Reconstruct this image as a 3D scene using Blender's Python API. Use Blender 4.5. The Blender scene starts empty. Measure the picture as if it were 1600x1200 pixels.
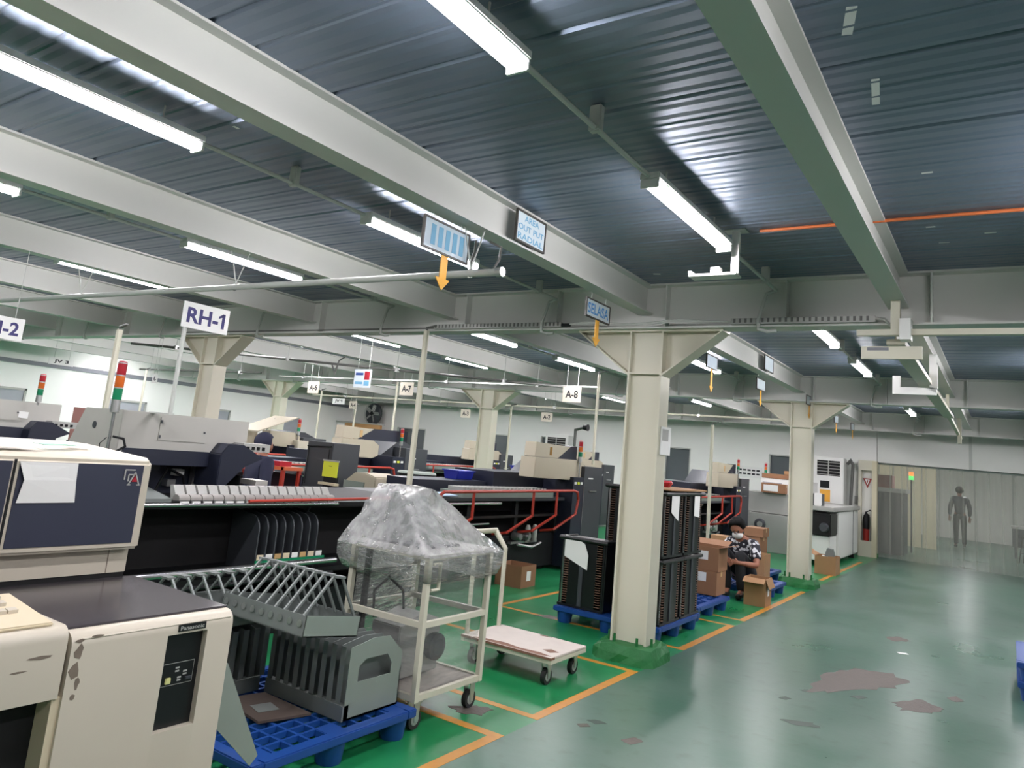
import bpy, bmesh, math, random
from mathutils import Vector, Matrix, Euler
random.seed(7)
S = bpy.context.scene
COL = S.collection

# ---------------------------------------------------------------- camera
CAM_H = 1.6
cd = bpy.data.cameras.new('camera'); cam = bpy.data.objects.new('camera', cd); COL.objects.link(cam)
right = Vector((0.83177082, 0.547263, 0.09306193)); down = Vector((-0.01800921, 0.19415739, -0.98080507)); fwd = Vector((-0.55482698, 0.81412906, 0.17135022))
cam.matrix_world = Matrix(((right.x, -down.x, -fwd.x, 0), (right.y, -down.y, -fwd.y, 0), (right.z, -down.z, -fwd.z, CAM_H), (0, 0, 0, 1)))
cd.sensor_fit = 'HORIZONTAL'; cd.sensor_width = 36.0; cd.lens = 1148.34 / 1600 * 36
cd.shift_x = 0.0; cd.shift_y = -97.377 / 1600
cd.clip_start = 0.05; cd.clip_end = 200
S.camera = cam

# ---------------------------------------------------------------- world and exposure
w = bpy.data.worlds.new('world'); S.world = w; w.use_nodes = True
w.node_tree.nodes['Background'].inputs[0].default_value = (0.55, 0.6, 0.65, 1)
w.node_tree.nodes['Background'].inputs[1].default_value = 0.3
S.view_settings.view_transform = 'Standard'; S.view_settings.look = 'None'
S.view_settings.exposure = 0.0; S.view_settings.gamma = 1.0
S.view_settings.use_curve_mapping = False
LAMP = 101.0          # emission strength of the tube lights

S.cycles.max_bounces = 7; S.cycles.diffuse_bounces = 4; S.cycles.glossy_bounces = 3; S.cycles.transmission_bounces = 4
S.cycles.transparent_max_bounces = 16; S.cycles.sample_clamp_indirect = 8.0; S.cycles.caustics_reflective = False; S.cycles.caustics_refractive = False

# ---------------------------------------------------------------- materials
def lin(c): return tuple((x / 12.92 if x <= 0.04045 else ((x + 0.055) / 1.055) ** 2.4) for x in c)
def rgb(r, g, b): return lin((r / 255, g / 255, b / 255))
MATS = {}
def mat(name, col, rough=0.5, metal=0.0, var=0.06, scale=6.0, bump=0.0, bscale=60.0, emit=0.0, coat=0.0, spec=0.5, stretch=None):
    m = bpy.data.materials.new(name); m.use_nodes = True
    nt = m.node_tree; b = nt.nodes['Principled BSDF']
    tc = nt.nodes.new('ShaderNodeTexCoord'); mp = nt.nodes.new('ShaderNodeMapping')
    nt.links.new(tc.outputs['Object'], mp.inputs[0])
    if stretch: mp.inputs['Scale'].default_value = stretch
    nz = nt.nodes.new('ShaderNodeTexNoise'); nz.inputs['Scale'].default_value = scale; nz.inputs['Detail'].default_value = 4
    nt.links.new(mp.outputs[0], nz.inputs['Vector'])
    mx = nt.nodes.new('ShaderNodeMix'); mx.data_type = 'RGBA'
    c = col
    mx.inputs['A'].default_value = (*[max(0, x * (1 - var)) for x in c], 1)
    mx.inputs['B'].default_value = (*[min(1, x * (1 + var)) for x in c], 1)
    nt.links.new(nz.outputs['Fac'], mx.inputs['Factor']); nt.links.new(mx.outputs['Result'], b.inputs['Base Color'])
    b.inputs['Roughness'].default_value = rough; b.inputs['Metallic'].default_value = metal
    b.inputs['Specular IOR Level'].default_value = spec
    if coat: b.inputs['Coat Weight'].default_value = coat; b.inputs['Coat Roughness'].default_value = 0.15
    if bump:
        n2 = nt.nodes.new('ShaderNodeTexNoise'); n2.inputs['Scale'].default_value = bscale; n2.inputs['Detail'].default_value = 3
        nt.links.new(mp.outputs[0], n2.inputs['Vector'])
        bp = nt.nodes.new('ShaderNodeBump'); bp.inputs['Strength'].default_value = bump; bp.inputs['Distance'].default_value = 0.01
        nt.links.new(n2.outputs['Fac'], bp.inputs['Height']); nt.links.new(bp.outputs[0], b.inputs['Normal'])
    if emit:
        b.inputs['Emission Color'].default_value = (*col, 1); b.inputs['Emission Strength'].default_value = emit
    MATS[name] = m; return m

M_cream = mat('cream_paint', rgb(205, 201, 183), 0.42, var=0.03, scale=2)
M_beam = mat('beam_paint', rgb(207, 208, 203), 0.42, var=0.03, scale=2)
M_wall = mat('wall_paint', rgb(238, 238, 235), 0.7, var=0.02, scale=1.5)
M_wallgrey = mat('partition_paint', rgb(228, 228, 224), 0.6, var=0.02)
M_band = mat('wall_band_grey', rgb(120, 122, 130), 0.6)
M_deck = mat('steel_deck', rgb(114, 126, 143), 0.37, metal=0.5, var=0.14, scale=1.2, bump=0.05, bscale=14, stretch=(0.35, 2.2, 1))
M_lamp = mat('lamp_diffuser', (1.0, 0.965, 1.0), 0.4, emit=LAMP, var=0.0)
M_whitem = mat('white_enamel', rgb(225, 225, 222), 0.4, var=0.02)
M_conduit = mat('grey_conduit', rgb(190, 192, 188), 0.5, var=0.04)
M_darkpipe = mat('dark_pipe', rgb(95, 95, 92), 0.5)
M_orangepipe = mat('orange_pipe', rgb(205, 110, 60), 0.5)
M_ivory = mat('ivory_enamel', rgb(196, 188, 172), 0.36, var=0.04, scale=3)
M_ivory2 = mat('aged_ivory', rgb(214, 200, 172), 0.45, var=0.05, scale=5)
M_chip = mat('chipped_paint', rgb(120, 108, 96), 0.7, var=0.2, scale=30)
M_navy = mat('navy_panel', rgb(44, 48, 66), 0.5, var=0.05)
M_navym = mat('navy_machine_paint', rgb(30, 34, 50), 0.42, var=0.08)
M_black = mat('black_paint', rgb(16, 17, 20), 0.62, var=0.15, spec=.3)
M_blackpl = mat('black_plastic', rgb(17, 17, 20), 0.35, var=0.15)
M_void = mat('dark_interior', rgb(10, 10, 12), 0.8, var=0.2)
M_dgrey = mat('dark_grey_enamel', rgb(60, 63, 68), 0.45, var=0.06)
M_mgrey = mat('machine_grey', rgb(168, 168, 164), 0.45, var=0.04)
M_beige = mat('beige_enamel', rgb(182, 173, 153), 0.45, var=0.04)
M_lbeige = mat('pale_hood_enamel', rgb(174, 172, 166), 0.45, var=0.04)
M_top = mat('dark_worktop', rgb(66, 62, 66), 0.22, var=0.1, scale=9)
M_galv = mat('galvanised_sheet', rgb(122, 128, 126), 0.5, metal=0.35, var=0.12, scale=5)
M_galvg = mat('greenish_sheet', rgb(136, 146, 138), 0.5, metal=0.2, var=0.08, scale=6)
M_alu = mat('aluminium', rgb(190, 190, 190), 0.32, metal=0.9, var=0.08)
M_chrome = mat('steel_tube', rgb(185, 185, 188), 0.25, metal=0.95, var=0.08)
M_red = mat('red_rail_paint', rgb(170, 52, 38), 0.42, var=0.08)
M_orange = mat('orange_rail_paint', rgb(205, 100, 60), 0.45, var=0.08)
M_blue = mat('blue_plastic', rgb(24, 68, 140), 0.42, var=0.1, scale=4)
M_bluebin = mat('blue_bin', rgb(30, 44, 160), 0.4, var=0.1)
M_card = mat('cardboard', rgb(160, 122, 86), 0.8, var=0.08, scale=8)
M_card2 = mat('cardboard_brown', rgb(142, 102, 74), 0.8, var=0.08, scale=8)
M_tape = mat('packing_tape', rgb(196, 160, 110), 0.4, var=0.05)
M_paper = mat('paper', rgb(232, 232, 230), 0.75, var=0.02)
M_ink = mat('black_ink', rgb(26, 26, 34), 0.7, var=0.05)
M_inkblue = mat('blue_ink', rgb(52, 48, 104), 0.6, var=0.05)
M_inkcyan = mat('pale_blue_ink', rgb(108, 166, 200), 0.6, var=0.05)
M_boardface = mat('board_face', rgb(214, 226, 232), 0.25, var=0.03)
M_boardbright = mat('laminated_board', rgb(200, 214, 224), 0.12, var=0.05, bump=0.6, bscale=9)
M_frame = mat('board_frame', rgb(70, 66, 62), 0.5)
M_arrow = mat('orange_arrow', rgb(232, 170, 62), 0.5, var=0.03)
M_yellow = mat('yellow_paper', rgb(222, 226, 60), 0.6, var=0.04)
M_line = mat('floor_line_paint', rgb(186, 128, 44), 0.4, var=0.16, scale=14)
M_wood = mat('scuffed_deck_board', rgb(206, 196, 188), 0.6, var=0.1, scale=9)
M_ply = mat('bare_plywood', rgb(128, 92, 76), 0.75, var=0.15, scale=12)
M_rubber = mat('black_rubber', rgb(34, 34, 34), 0.7)
M_plinth = mat('green_plinth', rgb(24, 104, 50), 0.55, var=0.22, scale=10, bump=0.5, bscale=25)
M_sigred = mat('signal_red', rgb(170, 36, 50), 0.3, var=0.03)
M_sigor = mat('signal_orange', rgb(206, 100, 34), 0.3, var=0.03)
M_siggr = mat('signal_green', rgb(20, 128, 88), 0.3, var=0.03)
M_glassdark = mat('dark_window_glass', rgb(96, 102, 106), 0.12, var=0.05)
M_glasslight = mat('light_window_glass', rgb(160, 163, 170), 0.2, var=0.05)
M_slat = mat('board_edge', rgb(112, 86, 70), 0.6, var=0.1)
M_skin = mat('skin', rgb(150, 98, 76), 0.55, var=0.05)
M_hair = mat('hair', rgb(14, 13, 14), 0.75, var=0.2, scale=60, bump=0.4, bscale=90, spec=.2)
M_cloth = mat('dark_cloth', rgb(24, 25, 30), 0.85, var=0.15)
M_maskw = mat('face_mask', rgb(222, 220, 220), 0.8, var=0.02)
M_capblue = mat('navy_cap', rgb(34, 36, 60), 0.8, var=0.1)
M_wornbrown = mat('worn_floor_concrete', rgb(92, 84, 78), 0.6, var=0.2, scale=22, bump=0.3, bscale=60)
M_worndark = mat('floor_scuff', rgb(52, 66, 58), 0.5, var=0.2, scale=22)
M_pink = mat('reddish_carton', rgb(146, 98, 92), 0.8, var=0.12)
M_ltwood = mat('light_wood', rgb(196, 146, 96), 0.6, var=0.12, scale=3, stretch=(1, 1, 6))
M_extred = mat('extinguisher_red', rgb(150, 40, 34), 0.35)
M_rollergrey = mat('feeder_grey', rgb(150, 146, 142), 0.45, metal=0.3, var=0.12, scale=20)
M_ledg = mat('green_indicator', (0.12, 0.9, 0.2), 0.4, emit=1.0, var=0)
M_ledo = mat('amber_indicator', (1.0, 0.3, 0.06), 0.4, emit=1.1, var=0)
M_creamcurt = mat('cream_partition', rgb(206, 198, 170), 0.7, var=0.06)
M_film = None

def shirt_mat():
    m = mat('patterned_shirt', rgb(40, 42, 52), 0.85)
    nt = m.node_tree; b = nt.nodes['Principled BSDF']
    tc = nt.nodes.new('ShaderNodeTexCoord'); v = nt.nodes.new('ShaderNodeTexVoronoi'); v.inputs['Scale'].default_value = 22
    nt.links.new(tc.outputs['Object'], v.inputs['Vector'])
    r = nt.nodes.new('ShaderNodeValToRGB'); r.color_ramp.interpolation = 'CONSTANT'
    r.color_ramp.elements[0].color = (0.62, 0.62, 0.66, 1); r.color_ramp.elements[1].color = (0.02, 0.02, 0.03, 1); r.color_ramp.elements[1].position = 0.42
    nt.links.new(v.outputs['Distance'], r.inputs[0]); nt.links.new(r.outputs[0], b.inputs['Base Color'])
    return m
M_shirt = shirt_mat()

def film_mat(name, alpha, col, rough, bump, bscale, stretch=None, hazevar=0.0, ior=1.35):
    """clear plastic film: mostly see-through, a little milky, glossy"""
    m = bpy.data.materials.new(name); m.use_nodes = True
    nt = m.node_tree; nt.nodes.clear()
    out = nt.nodes.new('ShaderNodeOutputMaterial')
    tr = nt.nodes.new('ShaderNodeBsdfTransparent'); tr.inputs[0].default_value = (0.97, 0.98, 0.97, 1)
    df = nt.nodes.new('ShaderNodeBsdfDiffuse'); df.inputs[0].default_value = (*col, 1)
    tl = nt.nodes.new('ShaderNodeBsdfTranslucent'); tl.inputs[0].default_value = (*col, 1)
    gl = nt.nodes.new('ShaderNodeBsdfGlossy'); gl.inputs['Roughness'].default_value = rough
    gl.inputs[0].default_value = (1, 1, 1, 1)
    a1 = nt.nodes.new('ShaderNodeMixShader'); a1.inputs[0].default_value = 0.5
    nt.links.new(df.outputs[0], a1.inputs[1]); nt.links.new(tl.outputs[0], a1.inputs[2])
    a2 = nt.nodes.new('ShaderNodeMixShader'); nt.links.new(tr.outputs[0], a2.inputs[1]); nt.links.new(a1.outputs[0], a2.inputs[2])
    a2.inputs[0].default_value = alpha
    tc = nt.nodes.new('ShaderNodeTexCoord'); mp = nt.nodes.new('ShaderNodeMapping'); nt.links.new(tc.outputs['Object'], mp.inputs[0])
    if stretch: mp.inputs['Scale'].default_value = stretch
    nz = nt.nodes.new('ShaderNodeTexNoise'); nz.inputs['Scale'].default_value = bscale; nz.inputs['Detail'].default_value = 3
    nt.links.new(mp.outputs[0], nz.inputs['Vector'])
    if hazevar:
        mr = nt.nodes.new('ShaderNodeMapRange'); mr.inputs['From Min'].default_value = 0.3; mr.inputs['From Max'].default_value = 0.75
        mr.inputs['To Min'].default_value = max(0, alpha - hazevar); mr.inputs['To Max'].default_value = alpha + hazevar
        nt.links.new(nz.outputs['Fac'], mr.inputs['Value']); nt.links.new(mr.outputs[0], a2.inputs[0])
    bp = nt.nodes.new('ShaderNodeBump'); bp.inputs['Strength'].default_value = bump; bp.inputs['Distance'].default_value = 0.02
    nt.links.new(nz.outputs['Fac'], bp.inputs['Height']); nt.links.new(bp.outputs[0], gl.inputs['Normal'])
    fr = nt.nodes.new('ShaderNodeFresnel'); fr.inputs[0].default_value = ior; nt.links.new(bp.outputs[0], fr.inputs['Normal'])
    a3 = nt.nodes.new('ShaderNodeMixShader'); nt.links.new(fr.outputs[0], a3.inputs[0])
    nt.links.new(a2.outputs[0], a3.inputs[1]); nt.links.new(gl.outputs[0], a3.inputs[2]); nt.links.new(a3.outputs[0], out.inputs[0])
    return m
M_film = film_mat('stretch_film', 0.14, (0.92, 0.92, 0.92), 0.12, 0.5, 10, stretch=(1, 1, 6), hazevar=0.09, ior=1.25)
M_filmtop = film_mat('stretch_film_layers', 0.33, (0.95, 0.95, 0.95), 0.1, 0.9, 18, stretch=(1, 1, .6), hazevar=0.15, ior=1.32)
M_filmband = film_mat('stretch_film_band', 0.22, (0.95, 0.95, 0.95), 0.1, 0.8, 12, stretch=(1, 1, 7), hazevar=0.14, ior=1.3)
M_strip = film_mat('pvc_strip', 0.29, (0.62, 0.63, 0.56), 0.2, 0.12, 2, stretch=(5, 1, 0.4), hazevar=0.07)

def floor_mat():
    m = bpy.data.materials.new('epoxy_floor'); m.use_nodes = True
    nt = m.node_tree; b = nt.nodes['Principled BSDF']; L = nt.links.new
    tc = nt.nodes.new('ShaderNodeTexCoord'); sp = nt.nodes.new('ShaderNodeSeparateXYZ'); L(tc.outputs['Object'], sp.inputs[0])
    n1 = nt.nodes.new('ShaderNodeTexNoise'); n1.inputs['Scale'].default_value = 0.9; n1.inputs['Detail'].default_value = 6; n1.inputs['Roughness'].default_value = 0.6
    n2 = nt.nodes.new('ShaderNodeTexNoise'); n2.inputs['Scale'].default_value = 7; n2.inputs['Detail'].default_value = 5
    L(tc.outputs['Object'], n1.inputs['Vector']); L(tc.outputs['Object'], n2.inputs['Vector'])
    ai = nt.nodes.new('ShaderNodeMix'); ai.data_type = 'RGBA'; ai.inputs['A'].default_value = (*rgb(50, 92, 74), 1); ai.inputs['B'].default_value = (*rgb(84, 108, 97), 1)
    rp = nt.nodes.new('ShaderNodeMapRange'); rp.inputs['From Min'].default_value = 0.3; rp.inputs['From Max'].default_value = 0.7
    L(n1.outputs['Fac'], rp.inputs['Value']); L(rp.outputs[0], ai.inputs['Factor'])
    zo = nt.nodes.new('ShaderNodeMix'); zo.data_type = 'RGBA'; zo.inputs['A'].default_value = (*rgb(22, 114, 64), 1); zo.inputs['B'].default_value = (*rgb(40, 134, 86), 1)
    L(rp.outputs[0], zo.inputs['Factor'])
    st = nt.nodes.new('ShaderNodeMath'); st.operation = 'LESS_THAN'; st.inputs[1].default_value = -2.40; L(sp.outputs['X'], st.inputs[0])
    st2 = nt.nodes.new('ShaderNodeMath'); st2.operation = 'LESS_THAN'; st2.inputs[1].default_value = 18.9; L(sp.outputs['Y'], st2.inputs[0])
    st3 = nt.nodes.new('ShaderNodeMath'); st3.operation = 'MULTIPLY'; L(st.outputs[0], st3.inputs[0]); L(st2.outputs[0], st3.inputs[1])
    mx = nt.nodes.new('ShaderNodeMix'); mx.data_type = 'RGBA'; L(st3.outputs[0], mx.inputs['Factor']); L(ai.outputs['Result'], mx.inputs['A']); L(zo.outputs['Result'], mx.inputs['B'])
    # scattered scuffs and dust
    ml = nt.nodes.new('ShaderNodeMix'); ml.data_type = 'RGBA'; ml.blend_type = 'MULTIPLY'; ml.inputs['B'].default_value = (0.72, 0.74, 0.72, 1)
    r2 = nt.nodes.new('ShaderNodeMapRange'); r2.inputs['From Min'].default_value = 0.58; r2.inputs['From Max'].default_value = 0.72; L(n2.outputs['Fac'], r2.inputs['Value'])
    L(r2.outputs[0], ml.inputs['Factor']); L(mx.outputs['Result'], ml.inputs['A']); L(ml.outputs['Result'], b.inputs['Base Color'])
    rr = nt.nodes.new('ShaderNodeMapRange'); rr.inputs['To Min'].default_value = 0.2; rr.inputs['To Max'].default_value = 0.42; L(n1.outputs['Fac'], rr.inputs['Value'])
    L(rr.outputs[0], b.inputs['Roughness'])
    bp = nt.nodes.new('ShaderNodeBump'); bp.inputs['Strength'].default_value = 0.12; bp.inputs['Distance'].default_value = 0.01
    L(n2.outputs['Fac'], bp.inputs['Height']); L(bp.outputs[0], b.inputs['Normal'])
    return m
M_floor = floor_mat()

# ---------------------------------------------------------------- mesh helpers
WOFF = {}
class MB:
    def __init__(s): s.v = []; s.f = []
    def add(s, vs, fs):
        n = len(s.v); s.v += [tuple(v) for v in vs]; s.f += [tuple(i + n for i in f) for f in fs]; return s
    def box(s, x0, x1, y0, y1, z0, z1):
        if x0 > x1: x0, x1 = x1, x0
        if y0 > y1: y0, y1 = y1, y0
        if z0 > z1: z0, z1 = z1, z0
        return s.add([(x0, y0, z0), (x1, y0, z0), (x1, y1, z0), (x0, y1, z0), (x0, y0, z1), (x1, y0, z1), (x1, y1, z1), (x0, y1, z1)],
                     [(0, 3, 2, 1), (4, 5, 6, 7), (0, 1, 5, 4), (1, 2, 6, 5), (2, 3, 7, 6), (3, 0, 4, 7)])
    def obox(s, c, size, rot=(0, 0, 0)):
        R = Euler(rot).to_matrix(); c = Vector(c); h = Vector(size) / 2
        vs = [c + R @ Vector((sx * h.x, sy * h.y, sz * h.z)) for sz in (-1, 1) for sx, sy in ((-1, -1), (1, -1), (1, 1), (-1, 1))]
        return s.add(vs, [(0, 3, 2, 1), (4, 5, 6, 7), (0, 1, 5, 4), (1, 2, 6, 5), (2, 3, 7, 6), (3, 0, 4, 7)])
    def prism(s, poly, axis, a0, a1):
        """poly: 2-D outline; axis 'x': (y,z), 'y': (x,z), 'z': (x,y)"""
        def P(p, a): return {'x': (a, p[0], p[1]), 'y': (p[0], a, p[1]), 'z': (p[0], p[1], a)}[axis]
        n = len(poly)
        return s.add([P(p, a0) for p in poly] + [P(p, a1) for p in poly],
                     [tuple(range(n))[::-1], tuple(range(n, 2 * n))] + [(i, (i + 1) % n, n + (i + 1) % n, n + i) for i in range(n)])
    def tube(s, pts, r, seg=8):
        pts = [Vector(p) for p in pts]; n = len(pts); rings = []
        rad = r if isinstance(r, (list, tuple)) else [r] * n
        up0 = None
        for i, p in enumerate(pts):
            if i == 0: t = pts[1] - p
            elif i == n - 1: t = p - pts[i - 1]
            else: t = (pts[i + 1] - p).normalized() + (p - pts[i - 1]).normalized()
            t.normalize()
            if up0 is None:
                up0 = Vector((0, 0, 1)) if abs(t.z) < 0.9 else Vector((1, 0, 0))
            a = t.cross(up0)
            if a.length < 1e-4: a = t.cross(Vector((0, 1, 0)))
            a.normalize(); b = a.cross(t).normalized(); up0 = b
            k = 1.0
            if 0 < i < n - 1:
                c = (pts[i + 1] - p).normalized().dot((p - pts[i - 1]).normalized()); k = 1 / max(0.5, math.sqrt((1 + c) / 2))
            rings.append([p + (a * math.cos(q) + b * math.sin(q)) * rad[i] * (k if seg > 4 else k) for q in [2 * math.pi * j / seg + (math.pi / 4 if seg == 4 else 0) for j in range(seg)]])
        vs = [v for ring in rings for v in ring]; fs = []
        for i in range(n - 1):
            for j in range(seg):
                fs.append((i * seg + j, i * seg + (j + 1) % seg, (i + 1) * seg + (j + 1) % seg, (i + 1) * seg + j))
        fs.append(tuple(range(seg))[::-1]); fs.append(tuple((n - 1) * seg + j for j in range(seg)))
        return s.add(vs, fs)
    def lathe(s, prof, c=(0, 0, 0), axis='z', seg=14):
        c = Vector(c); vs = []; n = len(prof)
        for r, h in prof:
            for j in range(seg):
                a = 2 * math.pi * j / seg; p = (r * math.cos(a), r * math.sin(a), h)
                if axis == 'x': p = (p[2], p[0], p[1])
                elif axis == 'y': p = (p[0], p[2], p[1])
                vs.append(c + Vector(p))
        fs = [(i * seg + j, i * seg + (j + 1) % seg, (i + 1) * seg + (j + 1) % seg, (i + 1) * seg + j) for i in range(n - 1) for j in range(seg)]
        fs.append(tuple(range(seg))[::-1]); fs.append(tuple((n - 1) * seg + j for j in range(seg)))
        return s.add(vs, fs)
    def sphere(s, c, r, seg=12, rings=8):
        rx, ry, rz = (r, r, r) if not isinstance(r, (tuple, list)) else r
        pr = [(max(1e-4, math.sin(math.pi * i / rings)), -math.cos(math.pi * i / rings)) for i in range(rings + 1)]
        n0 = len(s.v); s.lathe(pr, (0, 0, 0), 'z', seg)
        for i in range(n0, len(s.v)):
            v = s.v[i]; s.v[i] = (c[0] + v[0] * rx, c[1] + v[1] * ry, c[2] + v[2] * rz)
        return s
    def build(s, name, m, parent=None, bevel=0.0, smooth=False, local=False, origin=None):
        me = bpy.data.meshes.new(name)
        if parent is not None: off = WOFF.get(parent.name, Vector((0, 0, 0)))
        elif local: off = Vector((0, 0, 0))
        else:
            if origin: off = Vector(origin)
            else:
                xs = [v[0] for v in s.v]; ys = [v[1] for v in s.v]; zs = [v[2] for v in s.v]
                off = Vector(((min(xs) + max(xs)) / 2, (min(ys) + max(ys)) / 2, min(zs)))
        me.from_pydata([tuple(Vector(v) - off) for v in s.v], [], s.f); me.update()
        bm = bmesh.new(); bm.from_mesh(me)
        if bevel:
            try: bmesh.ops.bevel(bm, geom=[e for e in bm.edges if len(e.link_faces) == 2 and e.calc_face_angle(0) > 0.6], offset=bevel, segments=2, affect='EDGES', clamp_overlap=True)
            except Exception: pass
        bmesh.ops.recalc_face_normals(bm, faces=bm.faces)
        bm.to_mesh(me); bm.free()
        if smooth:
            for p in me.polygons: p.use_smooth = True
        me.materials.append(m)
        o = bpy.data.objects.new(name, me); COL.objects.link(o)
        if parent is not None: o.parent = parent
        else: o.location = off
        WOFF[o.name] = off.copy()
        return o
def fix_smooth(o, ang=0.7):
    me = o.data
    for p in me.polygons: p.use_smooth = True
    try: me.set_sharp_from_angle(angle=ang)
    except Exception: pass
    return o
def tag(o, label=None, cat=None, group=None, kind=None):
    if label: o['label'] = label
    if cat: o['category'] = cat
    if group: o['group'] = group
    if kind: o['kind'] = kind
    return o
def thing(name, loc, label=None, cat=None, group=None, kind=None):
    o = bpy.data.objects.new(name, None); COL.objects.link(o); o.location = loc; o.empty_display_size = 0.1
    WOFF[o.name] = Vector(loc); return tag(o, label, cat, group, kind)
def copy_tree(o, parent=None):
    c = o.copy(); COL.objects.link(c); WOFF[c.name] = WOFF.get(o.name, Vector())
    if parent is not None: c.parent = parent
    for ch in o.children: copy_tree(ch, c)
    return c
def box(name, m, b, parent=None, bevel=0.0):
    return MB().box(*b).build(name, m, parent, bevel)
def share(o, parent, loc):
    """another piece with the same mesh, shifted by loc"""
    c = o.copy(); COL.objects.link(c); c.parent = parent; c.location = Vector(o.location) + Vector(loc); WOFF[c.name] = WOFF.get(o.name, Vector()); return c
def text(s, name, m, parent, loc, width=None, height=None, face='px', bold=0.0, thick=0.002, spacing=1.0):
    """flat lettering; face 'px' looks to +X, 'ny' looks to -Y; loc is the centre in world metres"""
    cu = bpy.data.curves.new('lettering', 'FONT'); cu.body = s; cu.size = 1.0; cu.offset = bold; cu.space_character = spacing
    cu.align_x = 'CENTER'; cu.resolution_u = 3
    ob = bpy.data.objects.new('lettering', cu); COL.objects.link(ob)
    dg = bpy.context.evaluated_depsgraph_get(); me = bpy.data.meshes.new_from_object(ob.evaluated_get(dg))
    bpy.data.objects.remove(ob); bpy.data.curves.remove(cu)
    xs = [v.co.x for v in me.vertices]; ys = [v.co.y for v in me.vertices]
    w0 = max(xs) - min(xs); h0 = max(ys) - min(ys); cx = (max(xs) + min(xs)) / 2; cy = (max(ys) + min(ys)) / 2
    sx = (width / w0) if width else None; sy = (height / h0) if height else None
    sx = sx or sy; sy = sy or sx
    if s.endswith('1'):          # the built-in figure 1 lacks its flag
        bm = bmesh.new(); bm.from_mesh(me); hh = max(ys) - min(ys); xr = max(xs) - .16 * hh; yt = max(ys)
        bm.faces.new([bm.verts.new(p) for p in ((xr + .02, yt, 0), (xr - .3 * hh, yt - .2 * hh, 0), (xr - .3 * hh, yt - .36 * hh, 0), (xr + .02, yt - .2 * hh, 0))])
        bm.to_mesh(me); bm.free()
    off = WOFF.get(parent.name, Vector()) if parent else Vector()
    for v in me.vertices:
        a = (v.co.x - cx) * sx; b = (v.co.y - cy) * sy
        if face == 'px': p = Vector((0, a, b))
        elif face == 'ny': p = Vector((a, 0, b))
        elif face == 'pxv': p = Vector((0, -b, a))
        elif face == 'nyv': p = Vector((-b, 0, a))
        v.co = p + Vector(loc) - off
    me.materials.append(m)
    o = bpy.data.objects.new(name, me); COL.objects.link(o)
    if parent: o.parent = parent
    WOFF[o.name] = off; return o

# ================================================================ SETTING
X0, X1, Y0, YB, YR = -19.4, 7.0, -4.0, 18.9, 31.0
CZ = 3.16            # underside of the deck
floor = MB().box(X0 - .2, X1 + .2, Y0 - .2, YR + .2, -0.1, 0).build('floor', M_floor, origin=(0, 0, 0)); tag(floor, kind='structure')
def line(x0, x1, y0, y1): box('floor_line', M_line, (x0, x1, y0, y1, -0.001, 0.0012), floor)
W = 0.07
line(-2.47, -2.40, -1.0, 3.84); line(-3.7, -2.47, 3.77, 3.84)
line(-2.47, -2.40, 4.20, 5.72); line(-3.8, -2.47, 4.20, 4.26); line(-3.9, -2.47, 5.66, 5.72)
line(-2.47, -2.40, 6.70, 8.22); line(-4.42, -2.47, 6.70, 6.76); line(-3.2, -2.47, 8.16, 8.22)
line(-2.47, -2.40, 8.56, 11.6); line(-3.2, -2.47, 8.56, 8.61); line(-4.46, -4.40, 6.76, 8.9)
line(-2.55, -2.48, 13.2, 17.3)
line(-4.42, -3.9, 5.60, 5.66)
def patch(pts, m, z):
    n = len(pts); cx = sum(p[0] for p in pts) / n; cy = sum(p[1] for p in pts) / n
    out = []
    for i in range(n):
        a = pts[i]; b = pts[(i + 1) % n]
        for k in range(5):
            t = k / 5; j = 0.16 * random.uniform(-1, 1)
            px = a[0] + (b[0] - a[0]) * t; py = a[1] + (b[1] - a[1]) * t
            out.append((px + (px - cx) * j, py + (py - cy) * j))
    MB().prism(out, 'z', -0.001, z).build('worn_patch', m, floor)
patch([(-1.31, 6.3), (-1.31, 7.1), (-1.1, 7.6), (-.7, 7.55), (-.8, 7.1), (-1.05, 6.65)], M_wornbrown, .0009)
patch([(-.74, 6.64), (-.6, 6.95), (-.41, 6.8), (-.48, 6.6), (-.66, 6.5)], M_wornbrown, .0009)
patch([(-.42, 7.19), (-.36, 7.3), (-.3, 7.2), (-.36, 7.1)], M_wornbrown, .0009)
patch([(-1.12, 9.3), (-1.0, 9.5), (-.86, 9.35), (-1.0, 9.15)], M_wornbrown, .0009)
patch([(-1.02, 6.52), (-.96, 6.62), (-.9, 6.6), (-.95, 6.5)], M_worndark, .0008)
patch([(-1.9, 4.3), (-1.85, 4.42), (-1.78, 4.4), (-1.82, 4.28)], M_wornbrown, .0009)
patch([(-2.9, 3.98), (-2.8, 4.12), (-2.68, 4.14), (-2.68, 4.0), (-2.8, 3.92)], M_wornbrown, .0015)
patch([(-3.95, 6.68), (-3.85, 6.82), (-3.7, 6.8), (-3.75, 6.68)], M_wornbrown, .0015)
patch([(-2.2, 4.45), (-2.14, 4.5), (-2.06, 4.49), (-2.12, 4.43)], M_worndark, .0008)
patch([(-1.42, 6.0), (-1.38, 6.08), (-1.34, 6.05), (-1.37, 5.98)], M_worndark, .0008)
patch([(-1.3, 5.5), (-1.1, 5.62), (-1.04, 5.55), (-1.2, 5.46)], M_worndark, .0008)
patch([(-1.35, 6.35), (-1.3, 6.42), (-1.26, 6.38), (-1.3, 6.32)], M_worndark, .0008)
MB().obox((-.87, 8.6, .001), (.09, .06, .0015), (0, 0, .5)).build('scrap', M_paper, floor)
MB().obox((-2.16, 4.35, .001), (.07, .05, .0015), (0, 0, .9)).build('scrap', M_wornbrown, floor)

ceiling = thing('ceiling', (0, 0, CZ), kind='structure')
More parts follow.
